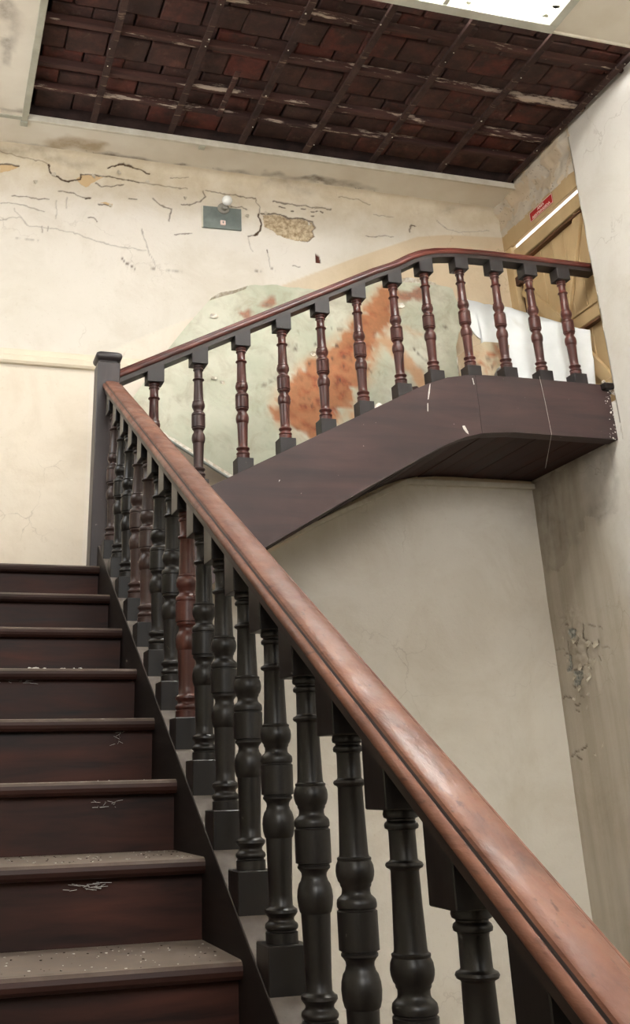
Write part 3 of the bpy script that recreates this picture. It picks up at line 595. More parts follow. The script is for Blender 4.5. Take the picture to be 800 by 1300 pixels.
# handrail profile (offset from axis, z at y=0)
RP_ = [(-.0374, .701), (-.0374, .719), (-.0395, .7195), (-.0430, .723), (-.0448, .729), (-.0440, .736), (-.0405, .742), (-.0370, .7435), (-.0345, .7415), (-.0325, .7450), (-.0315, .7510), (-.0285, .7540), (-.010, .7555), (.008, .7545), (.0230, .7515), (.0290, .7465), (.0300, .7420), (.0320, .7400), (.0345, .7420), (.038, .741), (.0420, .735), (.0432, .729), (.0415, .723), (.039, .7195), (.0374, .719), (.0374, .701)]
n_ = len(RP_)
def rail_ring_y(y, z): return [(BX + u, y, v + z) for u, v in RP_]
secs = [rail_ring_y(0.10, 0.10 * S)] + [rail_ring_y(y, y * S) for y in np.linspace(0.0, -4.3, 22)]
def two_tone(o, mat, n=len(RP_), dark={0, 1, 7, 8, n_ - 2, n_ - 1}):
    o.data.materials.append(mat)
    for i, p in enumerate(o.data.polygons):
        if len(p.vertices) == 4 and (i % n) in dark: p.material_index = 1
o = relp(sweep('handrail', secs, M['rail'], None, smooth=True), rail1); two_tone(o, M['rail_dark'])
# newel
NX, NY = 0.020, 0.133
nw = relp(box('newel_post', NX - .049, NX + .049, NY - .05, NY + .05, -0.42, 0.888, M['newel'], None, 0.003), rail1)
def sq_ring(h, z, rc=0.012):
    pts = []
    for cx, cy, a0 in ((1, 1, 0), (-1, 1, 90), (-1, -1, 180), (1, -1, 270)):
        for a in (0, 30, 60, 90):
            t = math.radians(a0 + a); pts.append((NX + cx * (h - rc) + rc * math.cos(t), NY + cy * (h - rc) + rc * math.sin(t), z))
    return pts
cap = sweep('newel_cap', [sq_ring(.0475, .886), sq_ring(.0435, .892), sq_ring(.0435, .898), sq_ring(.052, .902), sq_ring(.057, .912), sq_ring(.058, .921), sq_ring(.055, .930), sq_ring(.047, .9365), sq_ring(.030, .939)], M['newel'], None, smooth=True)
cap.parent = nw

# ------------------------------------------------------------------ upper flight
up = empty('staircase', (0.1, 0.5, 0.0)); tag(up, 'upper stair flight rising right to the door landing, seen from below', 'staircase')
xs_top = [0.06, 0.5, 1.0, 1.40, 1.48, 1.56, 1.65, 1.75, 1.85, 2.0, 2.2, WX - 0.02]
xs_bot = [0.06, 0.4, 0.72, 1.051, 1.23, 1.419, 1.50, 1.55, 1.614, 1.66, 1.713, 1.76, 1.811, 1.88, 1.969, 2.2, WX - 0.02]
poly = [(x, float(string_top(x))) for x in xs_top] + [(x, float(string_bot(x))) for x in xs_bot[::-1]]
# two boards with a butt joint at x = 1.79 (left board, then the curved landing board)
XJ = 1.80
def cut(lo, hi):
    t = [(x, float(string_top(x))) for x in sorted(set([lo, hi] + [q for q in xs_top if lo < q < hi]))]
    b = [(x, float(string_bot(x))) for x in sorted(set([lo, hi] + [q for q in xs_bot if lo < q < hi]), reverse=True)]
    return t + b
relp(prism('string', cut(0.06, XJ - 0.0006), 1, 0.090, 0.170, M['string_up'], None, 0.0015), up)
relp(prism('string', cut(XJ + 0.0006, WX - 0.002), 1, 0.0895, 0.170, M['string_up'], None, 0.0015), up)
# planked soffit following the string's lower edge
x = -0.55
while x < WX - 0.01:
    wd = 0.100 + random.uniform(-.004, .004); x1 = min(x + wd, WX - 0.003)
    if x1 > 0.15:
        x0_ = max(x, 0.15)
        za, zb = float(string_bot(x0_)) + 0.006, float(string_bot(x1)) + 0.006; j = random.uniform(0, .0025)
        pl = [(x0_ + .0015, za + j), (x1 - .0015, zb + j), (x1 - .0015, zb + .016), (x0_ + .0015, za + .016)]
        relp(prism('soffit_board', pl, 1, 0.168, BY - 0.008, M['plank'], None, 0.0012), up)
    x += wd
for k in range(1, 7):
    xn = 0.029 + 0.0; xn = (k * 0.147 - 0.029) / S2; z = k * 0.147
    if k < 6:
        relp(box('tread', xn - 0.0, xn + 0.31, 0.165, BY - 0.008, z - 0.028, z, M['tread'], None, 0.006), up)
    relp(box('riser', xn + 0.03, xn + 0.048, 0.165, BY - 0.008, z - 0.147, z - 0.027, M['riser'], None, 0.001), up)
for i in range(5):
    a = 0.165 + i * 0.152; relp(box('floorboard', 1.645, WX - 0.003, a + .001, min(a + 0.151, BY - 0.008), LZ - 0.025, LZ, M['tread'], None, 0.001), up)
# crumbled end of the string with plaster lumps and broken nosing
pl_m = M['trim_white']
nos = relp(box('broken_nosing', 2.50, 2.585, 0.05, 0.165, 0.955, 0.992, M['string'], None, 0.006, 0.003), up)
# peeled paint marks on string: thin chips
chip_m = simple_noise('chalky_white_paint', [(0.3, srgb(226, 222, 216)), (0.7, srgb(190, 184, 176))], 30, 0.9)
def chip(pts): relp(prism('paint_chip', pts, 1, 0.0882, 0.0902, chip_m), up)
chip([(1.552, .912), (1.556, .915), (1.548, .870), (1.538, .835), (1.534, .835), (1.541, .872)])
chip([(1.530, .815), (1.534, .816), (1.530, .775), (1.526, .775)])
chip([(1.782, .962), (1.786, .963), (1.790, .930), (1.786, .930)])
chip([(1.700, .715), (1.712, .718), (1.726, .690), (1.728, .676), (1.716, .684), (1.704, .700)])
chip([(0.78, .405), (0.786, .408), (0.780, .398)])
bm = bmesh.new()
for i in range(46):
    xx = random.gauss(2.535, .016); zz_ = random.uniform(.70, .99); xx = min(xx, 2.549); s = random.uniform(.0015, .0045)
    mt = Matrix.Translation((xx, random.uniform(.086, .0895), zz_)) @ Matrix.Rotation(random.uniform(0, 3), 4, 'Y') @ Matrix.Diagonal((s, s * .6, s * random.uniform(.6, 1.8), 1))
    bmesh.ops.create_icosphere(bm, subdivisions=1, radius=1, matrix=mt)
for v in bm.verts: v.co += Vector((random.uniform(-.0012, .0012), 0, random.uniform(-.0012, .0012)))
o = relp(bm_obj('plaster_crumbs', bm, chip_m), up); o['kind'] = 'stuff'
bm = bmesh.new()
for cx, cy, cz, s in ((2.53, .08, .985, .016), (2.547, .075, .965, .02), (2.52, .085, 1.0, .012), (2.56, .07, .95, .022), (2.545, .08, .99, .014)):
    mt = Matrix.Translation((cx, cy, cz)) @ Matrix.Rotation(random.uniform(0, 3), 4, 'Y') @ Matrix.Diagonal((s, s * .7, s * .8, 1))
    r = bmesh.ops.create_icosphere(bm, subdivisions=2, radius=1, matrix=mt)
    for v in r['verts']: v.co += Vector(noise.noise_vector(v.co * 60)) * 0.006
o = relp(bm_obj('plaster_lumps', bm, simple_noise('crumbling_plaster', [(0.35, srgb(110, 92, 76)), (0.6, srgb(215, 205, 190))], 50, 0.95, 0.6)), up)

rail2 = empty('balustrade', (0.1, 0.131, 0.1)); tag(rail2, 'upper balustrade of red-varnished balusters curving level toward the door', 'balustrade')
UY = 0.0935 + BR
BBX = block_me('base_block', 0.0204, 0.0745, S2, 0, 0, 0, M['block']); BTX = block_me('top_block', 0.602, 0.6443 + .0204 + 0.012, 0, 0, S2, 0, M['block'])
BBL = block_me('base_block', 0.0204, 0.0745, 0, 0, 0, 0, M['block']); BTL = block_me('top_block', 0.602, 0.6443 + .0204 + 0.012, 0, 0, 0, 0, M['block'])
def slope_at(x): return float(string_top(x + .02) - string_top(x - .02)) / .04
xs_b = [0.230, 0.430, 0.632, 0.832, 1.030, 1.224, 1.424, 1.603, 1.805, 2.005, 2.203, 2.398]
for i, x in enumerate(xs_b):
    sl = slope_at(x)
    if sl > .48: a, b = BBX, BTX
    elif sl < .05: a, b = BBL, BTL
    else: a = block_me('base_block', 0.0204, 0.0745, sl, 0, 0, 0, M['block']); b = block_me('top_block', 0.602, 0.6443 + .0204 + 0.012, 0, 0, sl, 0, M['block'])
    baluster(rail2, (x, UY, float(string_top(x)) - 0.0204), a, b, 'mahog' if i not in (1,) else 'mahog_dark')
RQ = [(u, v - 0.700) for u, v in RP_]
def rail_z(x):
    return float(np.interp(x, [0, 1.33, 1.45, 1.53, 1.60, 1.68, 1.78, 1.9, 2.05, 3.0], [string_top(0) + .6443, string_top(1.33) + .6443, 1.505, 1.553, 1.588, 1.610, 1.623, 1.629, 1.632, 1.632]))
secs = []
for x in list(np.linspace(NX + .03, 1.33, 8)) + list(np.linspace(1.36, 2.1, 22)) + [2.3, WXR]:
    s = math.atan((rail_z(x + .02) - rail_z(x - .02)) / .04)
    secs.append([(x - v * math.sin(s) * math.cos(s) * 0.9, UY + u, rail_z(x) + v * 1.05) for u, v in RQ])
o = relp(sweep('handrail', secs, M['rail_up'], None, smooth=True), rail2); two_tone(o, M['rail_dark'])
# ------------------------------------------------------------------ door in the right wall
DX = WXR
door = empty('door_1', (DX, 0.48, LZ)); struct(door); door['label'] = 'ochre boarded door with diagonal braces seen from the stairs'
relp(box('lintel', DX - 0.012, DX + 0.015, 0.045, 0.93, 2.172, 2.285, M['door'], None, 0.004), door)
relp(box('jamb', DX - 0.012, DX + 0.12, 0.045, 0.112, LZ, 2.172, M['door'], None, 0.004), door)
relp(box('jamb_bead', DX - 0.018, DX - 0.010, 0.062, 0.080, LZ + .1, 2.172, M['door'], None, 0.002), door)
relp(box('jamb', DX - 0.012, DX + 0.12, 0.848, 0.93, LZ, 2.172, M['door'], None, 0.004), door)
yy = 0.120; k = 0
while yy < 0.82:
    y1 = min(yy + 0.118, 0.825)
    relp(box('door_plank', DX + 0.0205, DX + 0.036, yy + .0015, y1 - .0015, LZ + 0.02, 2.130, M['door'], None, 0.003), door); yy = y1; k += 1
def brace(y0, z0, y1, z1, wd, name='brace', x0=DX - 0.002, x1=DX + 0.020, mat=None):
    d = Vector((y1 - y0, z1 - z0)); n = Vector((-d.y, d.x)).normalized() * wd / 2
    pl = [(y0 + n.x, z0 + n.y), (y1 + n.x, z1 + n.y), (y1 - n.x, z1 - n.y), (y0 - n.x, z0 - n.y)]
    relp(prism(name, pl, 0, x0, x1, mat or M['door'], None, 0.003), door)
relp(box('ledge', DX - 0.006, DX + 0.020, 0.118, 0.828, 2.050, 2.140, M['door'], None, 0.004), door)
relp(box('ledge', DX - 0.006, DX + 0.020, 0.118, 0.828, 1.395, 1.470, M['door'], None, 0.004), door)
relp(box('ledge', DX - 0.006, DX + 0.020, 0.118, 0.828, 0.98, 1.05, M['door'], None, 0.004), door)
for z in (1.383, 1.478, 2.026):
    relp(box('ledge_moulding', DX - 0.012, DX + 0.020, 0.118, 0.50 if z < 2 else 0.80, z - .007, z + .007, M['door_slot'] if z != 1.478 else M['door'], None, 0.002), door)
brace(0.165, 2.035, 0.455, 1.475, 0.075); brace(0.80, 1.86, 0.47, 1.485, 0.07); brace(0.14, 1.03, 0.42, 1.39, 0.075); brace(0.78, 1.06, 0.52, 1.39, 0.07)
for z in (1.93, 1.62, 1.2):
    relp(box('hinge', DX - 0.010, DX + 0.02, 0.80, 0.862, z - .03, z + .03, M['rust'], None, 0.003), door)
relp(box('dark_gap_strip', DX + 0.030, DX + 0.04, 0.815, 0.85, LZ, 2.16, M['rust'], None, 0), door)  # dark strip standing in for the shade in the gap between leaf and jamb
# ragged weatherstrip in the light gap above the door
bm = bmesh.new(); yv = 0.115
while yv < 0.845:
    l = random.uniform(.03, .09); box_bm(bm, DX + .03, DX + .034, yv, min(yv + l * .4, .846), 2.128, 2.142 + random.uniform(0, .014), 0.001); yv += l + random.uniform(.0, .03)
relp(bm_obj('torn_draught_strip', bm, M['rust']), door)
M['sign_red'] = simple_noise('sign_red', [(0.3, srgb(186, 34, 36)), (0.7, srgb(168, 28, 32))], 8, 0.4)
M['sign_white'] = simple_noise('sign_white', [(0.3, srgb(238, 214, 204)), (0.7, srgb(226, 196, 186))], 8, 0.5)
# sign on the lintel
sg = box('sign', DX - 0.016, DX - 0.0125, 0.342, 0.590, 2.203, 2.262, M['sign_red'], None, 0.001)
tag(sg, 'small red warning sign with pale lettering on the door lintel', 'sign')
for a in ((0.342, 0.590, 2.2595, 2.2625), (0.342, 0.590, 2.2025, 2.2055), (0.342, 0.3455, 2.2025, 2.2625), (0.5865, 0.590, 2.2025, 2.2625)):
    o = box('border', DX - 0.0166, DX - 0.0158, *a, M['sign_white'], None, 0); o.parent = sg
def text(body, size, loc, parent, mat, rot, sx=1.0, name='lettering'):
    cu = bpy.data.curves.new(name, 'FONT'); cu.body = body; cu.size = size; cu.extrude = 0.0004; cu.align_x = 'CENTER'; cu.align_y = 'CENTER'; cu.offset = size * 0.018
    to = bpy.data.objects.new(name, cu); COL.objects.link(to); bpy.context.view_layer.update()
    me = bpy.data.meshes.new_from_object(to.evaluated_get(bpy.context.evaluated_depsgraph_get())); bpy.data.objects.remove(to)
    me.materials.clear(); me.materials.append(mat); o = bpy.data.objects.new(name, me); COL.objects.link(o)
    o.location = loc; o.rotation_euler = rot; o.scale = (sx, 1, 1); o.parent = parent
rt = (math.pi / 2, 0, -math.pi / 2)
text('ÁREA', 0.024, (DX - 0.0166, 0.466, 2.2445), sg, M['sign_white'], rt, 1.25)
text('RESTRINGIDA', 0.024, (DX - 0.0166, 0.466, 2.2175), sg, M['sign_white'], rt, 1.32)

# ------------------------------------------------------------------ grey plate with a round lamp on the back wall
plate_m = simple_noise('grey_green_plate', [(0.3, srgb(120, 128, 122)), (0.7, srgb(96, 104, 100))], 14, 0.5)
pl = empty('wall_lamp', (0.76, BY, 2.17)); tag(pl, 'grey metal plate with a small white globe lamp high on the cracked wall', 'lamp')
relp(prism('back_plate', [(0.652, 2.228), (0.880, 2.236), (0.880, 2.096), (0.652, 2.088)], 1, BY - 0.014, BY + 0.004, plate_m, None, 0.002), pl)
relp(box('plate_edge', 0.646, 0.653, BY - 0.013, BY + .004, 2.088, 2.230, M['trim_white'], None, 0.001), pl)
relp(box('switch', 0.752, 0.783, BY - 0.024, BY - 0.013, 2.112, 2.142, M['sign_white'], None, 0.003), pl)
relp(box('switch_slot', 0.764, 0.771, BY - 0.026, BY - 0.0235, 2.120, 2.134, plate_m, None, 0.001), pl)
gm = NB('white_globe_glass'); gm.base(srgb(242, 242, 238)); gm.rough(0.25)
sock = lathe_data('socket', [(0.012, 0), (0.034, 0.0), (0.036, 0.004), (0.034, 0.010), (0.020, 0.013), (0.018, 0.035), (0.014, 0.036)], 24, simple_noise('grey_socket', [(0.3, srgb(150, 146, 136)), (0.7, srgb(132, 128, 118))], 10, 0.5))
o = bpy.data.objects.new('socket', sock); COL.objects.link(o); o.rotation_euler = (math.pi / 2, 0, 0); o.location = (0.772, BY - 0.013, 2.222); relp(o, pl)
gl = lathe_data('globe', [(0.001, 0)] + [(0.030 * math.sin(a), 0.030 - 0.030 * math.cos(a)) for a in np.linspace(0.25, math.pi - 0.02, 16)], 28, gm.m)
o = bpy.data.objects.new('globe', gl); COL.objects.link(o); o.rotation_euler = (math.pi / 2, 0, 0); o.location = (0.780, BY - 0.040, 2.247); relp(o, pl)

# ------------------------------------------------------------------ fallen ceiling boards leaning behind the upper balustrade
def board_green():
    m = NB('stained_green_plasterboard'); wv = m.world(); sp = m.n('ShaderNodeSeparateXYZ'); m.l(wv, sp.inputs[0])
    at = m.n('ShaderNodeAttribute', attribute_name='mask_a'); sa = m.n('ShaderNodeSeparateColor'); m.l(at.outputs['Color'], sa.inputs[0])
    n1 = m.noise(wv, 3.0, 5, 0.6); n2 = m.noise(wv, 22, 6, 0.7); n3 = m.noise(wv, 8, 6, 0.65, 0.8)
    c = m.mix(m.ramp(n1, [(0.35, 0.0), (0.65, 1.0)]), srgb(176, 180, 158), srgb(200, 198, 180))
    c = m.mix(m.math('MULTIPLY', m.ramp(n3, [(0.46, 0.0), (0.66, 1.0)]), 0.55), c, srgb(160, 150, 128))
    red = m.mix(m.ramp(n2, [(0.3, 0.0), (0.65, 1.0)]), srgb(172, 96, 62), srgb(116, 60, 42))
    c = m.mix(sa.outputs[0], c, red)
    c = m.mix(sa.outputs[1], c, srgb(192, 140, 96))
    c = m.mix(sa.outputs[2], c, srgb(84, 66, 54))
    m.base(c); m.rough(0.75); m.bump(m.math('ADD', n3, m.math('MULTIPLY', n2, 0.4)), 0.3, 0.01); return m.m
M['green'] = board_green()
edge_m = simple_noise('torn_plaster_edge', [(0.35, srgb(236, 232, 224)), (0.6, srgb(200, 188, 168))], 40, 0.9)
def ragged(pts, amp, step=0.018, seed=0, keep=()):
    rng = random.Random(seed); out = []; n = len(pts)
    for i in range(n):
        a, b = Vector(pts[i]), Vector(pts[(i + 1) % n]); L = (b - a).length; k = max(1, int(L / step)) if i not in keep else 1
        nn = Vector((-(b - a).y, (b - a).x)).normalized() if L else Vector((0, 0))
        for q in range(k):
            p = a.lerp(b, q / k) + (nn * rng.uniform(-amp, amp) if q else Vector((0, 0))); out.append((p.x, p.y))
    return out
def sheet(name, pts, tofn, thick_vec, mat, emat, maskfn, res=0.010):
    """flat board: front face tessellated as a grid clipped to the outline, solid with a torn edge"""
    P = np.array(pts); x0, x1, z0, z1 = P[:, 0].min(), P[:, 0].max(), P[:, 1].min(), P[:, 1].max()
    bm = bmesh.new(); vs = [bm.verts.new((a, 0, b)) for a, b in pts]; f = bm.faces.new(vs)
    bmesh.ops.triangulate(bm, faces=[f])
    # cut by grid lines
    for v in np.arange(x0 + res, x1, res * 2):
        g = bm.verts[:] + bm.edges[:] + bm.faces[:]; bmesh.ops.bisect_plane(bm, geom=g, plane_co=(v, 0, 0), plane_no=(1, 0, 0))
    for v in np.arange(z0 + res, z1, res * 2):
        g = bm.verts[:] + bm.edges[:] + bm.faces[:]; bmesh.ops.bisect_plane(bm, geom=g, plane_co=(0, 0, v), plane_no=(0, 0, 1))
    bm.normal_update()
    r = bmesh.ops.extrude_face_region(bm, geom=bm.faces[:]); top = [e for e in r['geom'] if isinstance(e, bmesh.types.BMVert)]; tset = set(top)
    uv = {v: (v.co.x, v.co.z) for v in bm.verts}
    backset = tset
    for v in bm.verts:
        u, w_ = uv[v]; p = Vector(tofn(u, w_)); 
        v.co = p + (Vector(thick_vec) if v in backset else Vector((0, 0, 0)))
    bmesh.ops.recalc_face_normals(bm, faces=bm.faces)
    me = bpy.data.meshes.new(name); 
    for fc in bm.faces:
        k = [v in backset for v in fc.verts]; fc.material_index = 0 if not any(k) else 1
    lay = [uv[v] for v in bm.verts]
    bm.to_mesh(me); bm.free(); me.materials.append(mat); me.materials.append(emat)
    U = np.array([a for a, b in lay]); V = np.array([b for a, b in lay]); a = maskfn(U, V)
    at = me.color_attributes.new('mask_a', 'FLOAT_COLOR', 'POINT'); at.data.foreach_set('color', a.reshape(-1).astype(np.float32))
    o = bpy.data.objects.new(name, me); COL.objects.link(o); return o
def gmask(U, V):
    n = vnoise(U, V, 9, 51); n2 = vnoise(U, V, 22, 52, 4)
    band = seg_dist(U + n * 0.05, V + n * 0.05, [(1.15, 0.95), (1.30, 1.18), (1.50, 1.40), (1.64, 1.60), (1.72, 1.74)])
    wd = np.interp(V, [0.9, 1.15, 1.35, 1.6, 1.8], [0.16, 0.17, 0.10, 0.085, 0.05])
    red = np.clip(((wd - band) / 0.022 + n2 * 2.6), 0, 1)
    b2 = seg_dist(U + n * .05, V + n * .05, [(1.66, 1.70), (1.80, 1.76), (1.95, 1.79)]); red = np.maximum(red, np.clip((0.045 - b2) / 0.02 + n2 * 1.5, 0, 1) * 0.8)
    for cx, cz, r in ((0.86, 1.52, 0.05), (0.90, 1.56, 0.035), (1.06, 0.98, 0.035), (1.00, 1.62, 0.04)):
        d = np.hypot(U - cx + n * .05, V - cz + n * .05); red = np.maximum(red, np.clip((r - d) / 0.02 + n2, 0, 1) * (d < r + .03) * 0.8)
    b3 = seg_dist(U + n * .04, V + n * .04, [(1.66, 1.45), (1.80, 1.25), (1.86, 1.05), (1.75, 0.95), (1.55, 0.98), (1.40, 0.92)])
    tan = np.clip((0.055 - b3) / 0.03 + n2 * 0.8, 0, 1) * 0.75
    b4 = seg_dist(U + n * .03, V + n * .03, [(1.90, 1.50), (1.60, 1.62)]); tan = np.maximum(tan, np.clip((0.03 - b4) / 0.03, 0, 1) * .4)
    halo = np.clip((wd + 0.06 - band) / 0.06, 0, 1) * 0.5; tan = np.maximum(tan, halo * np.clip(1 + n2 * 2, 0, 1))
    spk = (vnoise(U, V, 55, 53) > 0.42) * (np.clip((0.30 - np.hypot(U - 1.35, V - 1.28)) / .2, 0, 1) + np.clip((0.1 - np.hypot(U - 1.15, V - .95)) / .1, 0, 1) + 0.12)
    dk = np.clip(spk, 0, 1) * 0.9
    for p in ([(1.84, 1.40), (1.93, 1.30), (2.02, 1.22), (2.10, 1.19)], [(1.78, 1.62), (1.74, 1.64), (1.76, 1.68)], [(1.05, 1.36), (1.15, 1.33), (1.25, 1.31)], [(0.92, 1.08), (1.00, 1.13), (1.02, 1.15)], [(1.38, 1.33), (1.44, 1.28)], [(2.0, 1.58), (2.08, 1.56)]):
        dk = np.maximum(dk, np.clip(1 - seg_dist(U + n * .02, V + n * .02, p) / 0.008, 0, 1) * 0.85)
    dk = np.maximum(dk, np.clip(1 - seg_dist(U + n * .02, V, [(1.84, 1.28), (1.93, 1.2), (2.05, 1.12)]) / 0.018, 0, 1) * 0.3)
    return np.stack([red, tan, dk, np.ones(U.shape)], -1)
GO = [(0.233, 0.948), (0.418, 1.247), (0.525, 1.405), (0.666, 1.595), (0.744, 1.638), (0.823, 1.672), (0.909, 1.726), (1.036, 1.745), (1.161, 1.741), (1.293, 1.741), (1.444, 1.793), (1.61, 1.828), (1.704, 1.858), (1.906, 1.885), (2.068, 1.880), (2.180, 1.862), (2.185, 1.784), (2.200, 1.66), (2.109, 1.443), (2.081, 1.258), (2.091, 1.00), (1.66, 0.95), (1.10, 0.62), (0.842, 0.46), (0.545, 0.652), (0.408, 0.735)]
GO = ragged(GO, 0.005, 0.03, 3, keep=(22, 23, 24, 25, 0, 1, 2))
g = sheet('plasterboard_sheet', GO, lambda u, v: (u, 0.62 + (v - 0.6) * 0.216, v), (0, 0.012, 0.0), M['green'], edge_m, gmask, 0.011)
tag(g, 'large pale green plasterboard sheet with a rust-red stain leaning behind the upper balusters', 'board')
me2 = simple_noise('grey_metal_edge', [(0.3, srgb(150, 156, 150)), (0.7, srgb(120, 128, 122))], 9, 0.5)
def yb(v): return 0.62 + (v - 0.6) * 0.216
e0, e1 = Vector((0.36, yb(.765), .765)), Vector((0.842, yb(.46), .46))
def bar(name, p0, p1, w1, w2, mat, off=(0, 0, 0)):
    d = (p1 - p0).normalized(); sv = d.cross(Vector((0, 1, 0))).normalized(); t = Vector((0, 1, 0)); off = Vector(off)
    ring = lambda p: [tuple(p + off + sv * a * w1 + t * b * w2) for a, b in ((-.5, -.5), (.5, -.5), (.5, .5), (-.5, .5))]
    return sweep(name, [ring(p0), ring(p1)], mat)
o = bar('edge_trim', e0, e1, 0.018, 0.02, edge_m, (0, -0.006, 0.006)); o.parent = g; o['label'] = 'white torn edge of the green sheet'
o = bar('metal_bead', e0, e1, 0.007, 0.022, me2, (0, -0.008, -0.006)); o.parent = g; o['label'] = 'grey metal bead along the lower edge'
# curled flakes on the sheet
def flake(name, parent, cx, cz, s, mat, yfn, seed):
    rng = random.Random(seed); pts = []
    k = 7
    for i in range(k):
        a = 6.283 * i / k; r = s * rng.uniform(.6, 1.2); pts.append((cx + r * math.cos(a), cz + r * .7 * math.sin(a)))
    vs = [(cx, yfn(cz) - 0.002, cz)] + [(u, yfn(v) - 0.004 - rng.uniform(0, .5) * s, v) for u, v in pts]
    vs += [(x, y + .002, z) for x, y, z in vs]
    n = k + 1; fs = [(0, 1 + i, 1 + (i + 1) % k) for i in range(k)] + [(n, n + 1 + (i + 1) % k, n + 1 + i) for i in range(k)] + [(1 + i, n + 1 + i, n + 1 + (i + 1) % k, 1 + (i + 1) % k) for i in range(k)]
    o = mesh_obj(name, vs, fs, mat); o.parent = parent; return o
for i, (cx, cz, s) in enumerate([(0.68, 1.49, .026), (1.04, 1.0, .028), (1.80, 1.69, .030), (0.66, 1.10, .02), (0.70, 1.08, .018), (1.60, 1.82, .03), (1.22, 1.30, .018), (1.32, 1.49, .014)]):
    flake('curled_flake', g, cx, cz, s, edge_m if i != 3 else M['trim_white'], yb, i)
bmf = edge_m
def curl(pts, parent):
    vs = []; 
    for (u, v, w_) in pts: vs += [(u, yb(v) - .004, v), (u + .004, yb(v) - .022, v + w_), (u, yb(v) + .0, v - .004)]
    fs = []
    for i in range(len(pts) - 1):
        for a in range(3): b = (a + 1) % 3; fs.append((i * 3 + a, i * 3 + b, i * 3 + 3 + b, i * 3 + 3 + a))
    fs += [(0, 2, 1), (len(vs) - 3, len(vs) - 2, len(vs) - 1)]
    o = mesh_obj('torn_paper_edge', vs, fs, edge_m); o.parent = parent
curl([(0.668, 1.596, .004), (0.72, 1.622, .018), (0.80, 1.655, .010), (0.88, 1.70, .006)], g); curl([(1.80, 1.862, .004), (1.88, 1.872, .020), (1.97, 1.876, .014), (2.06, 1.872, .004)], g)

def wmask(U, V):
    n = vnoise(U, V, 14, 61); tan = np.clip(1 - (0.722 - U) / 0.028, 0, 1) * np.clip(.6 + n * 1.5, 0, 1)
    dk = (vnoise(U, V, 40, 62) > .5) * .3
    return np.stack([U * 0, tan * .8, dk, np.ones(U.shape)], -1)
def board_white():
    m = NB('white_plasterboard'); wv = m.world(); at = m.n('ShaderNodeAttribute', attribute_name='mask_a'); sa = m.n('ShaderNodeSeparateColor'); m.l(at.outputs['Color'], sa.inputs[0])
    n = m.noise(wv, 5, 5); c = m.mix(m.ramp(n, [(0.4, 0.0), (0.7, 1.0)]), srgb(238, 240, 240), srgb(222, 224, 222)); c = m.mix(sa.outputs[1], c, srgb(206, 180, 144)); c = m.mix(sa.outputs[2], c, srgb(160, 150, 130))
    m.base(c); m.rough(.8); m.bump(m.noise(wv, 30, 4), .1, .004); return m.m
M['white_b'] = board_white()
WO = [(0.006, 1.527), (0.069, 1.514), (0.147, 1.491), (0.23, 1.474), (0.298, 1.469), (0.362, 1.438), (0.406, 1.41), (0.454, 1.392), (0.555, 1.384), (0.645, 1.352), (0.700, 1.344), (0.690, 1.204), (0.668, 1.012), (0.665, 0.882), (0.12, 0.882), (0.15, 1.03), (0.185, 1.15), (0.234, 1.239), (0.166, 1.261), (0.091, 1.3), (0.028, 1.417)]
WO = ragged(WO, 0.006, 0.025, 5, keep=(13, 14))
wd_ = Vector((0.67, -0.15)); wl = wd_.length
wf = lambda u, v: (1.9 + u / wl * .67, .36 - u / wl * .15 + (v - .9) * 0.0, v)
wb_ = sheet('plasterboard_sheet', WO, wf, (0.003, 0.013, 0), M['white_b'], edge_m, wmask, 0.02)
tag(wb_, 'bright white plasterboard sheet with torn top edge standing in front of the door', 'board')
def fmask(U, V):
    n = vnoise(U, V, 12, 71); red = np.clip((0.055 - seg_dist(U + n * .04, V + n * .04, [(0.0, 1.05), (0.10, 1.16), (0.20, 1.22)])) / .03, 0, 1) * np.clip(.3 + vnoise(U, V, 45, 72) * 3, 0, 1)
    tan = np.ones(U.shape) * .35 + np.clip(n, 0, 1) * .4; dk = (vnoise(U, V, 60, 73) > .35) * np.clip(1 - seg_dist(U, V, [(0, 1.05), (.2, 1.2)]) / .09, 0, 1)
    return np.stack([red, tan, dk, np.ones(U.shape)], -1)
FO = ragged([(-0.063, 1.162), (-0.01, 1.208), (0.09, 1.253), (0.169, 1.253), (0.228, 1.243), (0.218, 1.198), (0.124, 1.08), (0.099, 0.98), (0.09, 0.882), (-0.075, 0.882)], 0.004, 0.03, 8, keep=(8,))
fg = sheet('plasterboard_fragment', FO, lambda u, v: (1.9 + u, .285 - u * .1 + (v - 0.9) * .04, v), (0, 0.012, 0), M['green'], edge_m, fmask, 0.012)
tag(fg, 'small yellowed plasterboard fragment with brown specks between green and white sheets', 'board')
# dark rubble lump behind the string and a bit of broken white plaster
def lump(name, loc, r, mat, seed, sc=(1, .7, .6)):
    bm = bmesh.new(); bmesh.ops.create_icosphere(bm, subdivisions=3, radius=r)
    for v in bm.verts: v.co = Vector((v.co.x * sc[0], v.co.y * sc[1], v.co.z * sc[2])) + Vector(noise.noise_vector(v.co * 18 + Vector((seed, 0, 0)))) * r * .35
    o = bm_obj(name, bm, mat, None); o.location = loc; return o
o = lump('rubble_piece', (1.52, .23, .905), .055, M['lath'], 3, (1.1, .6, .7)); tag(o, 'dark brown rubble piece on the steps behind the upper string', 'rubble')
o = lump('plaster_chunk', (1.335, .21, .80), .035, edge_m, 5, (.8, .5, 1.2)); tag(o, 'small white plaster chunk peeking over the upper string', 'rubble')
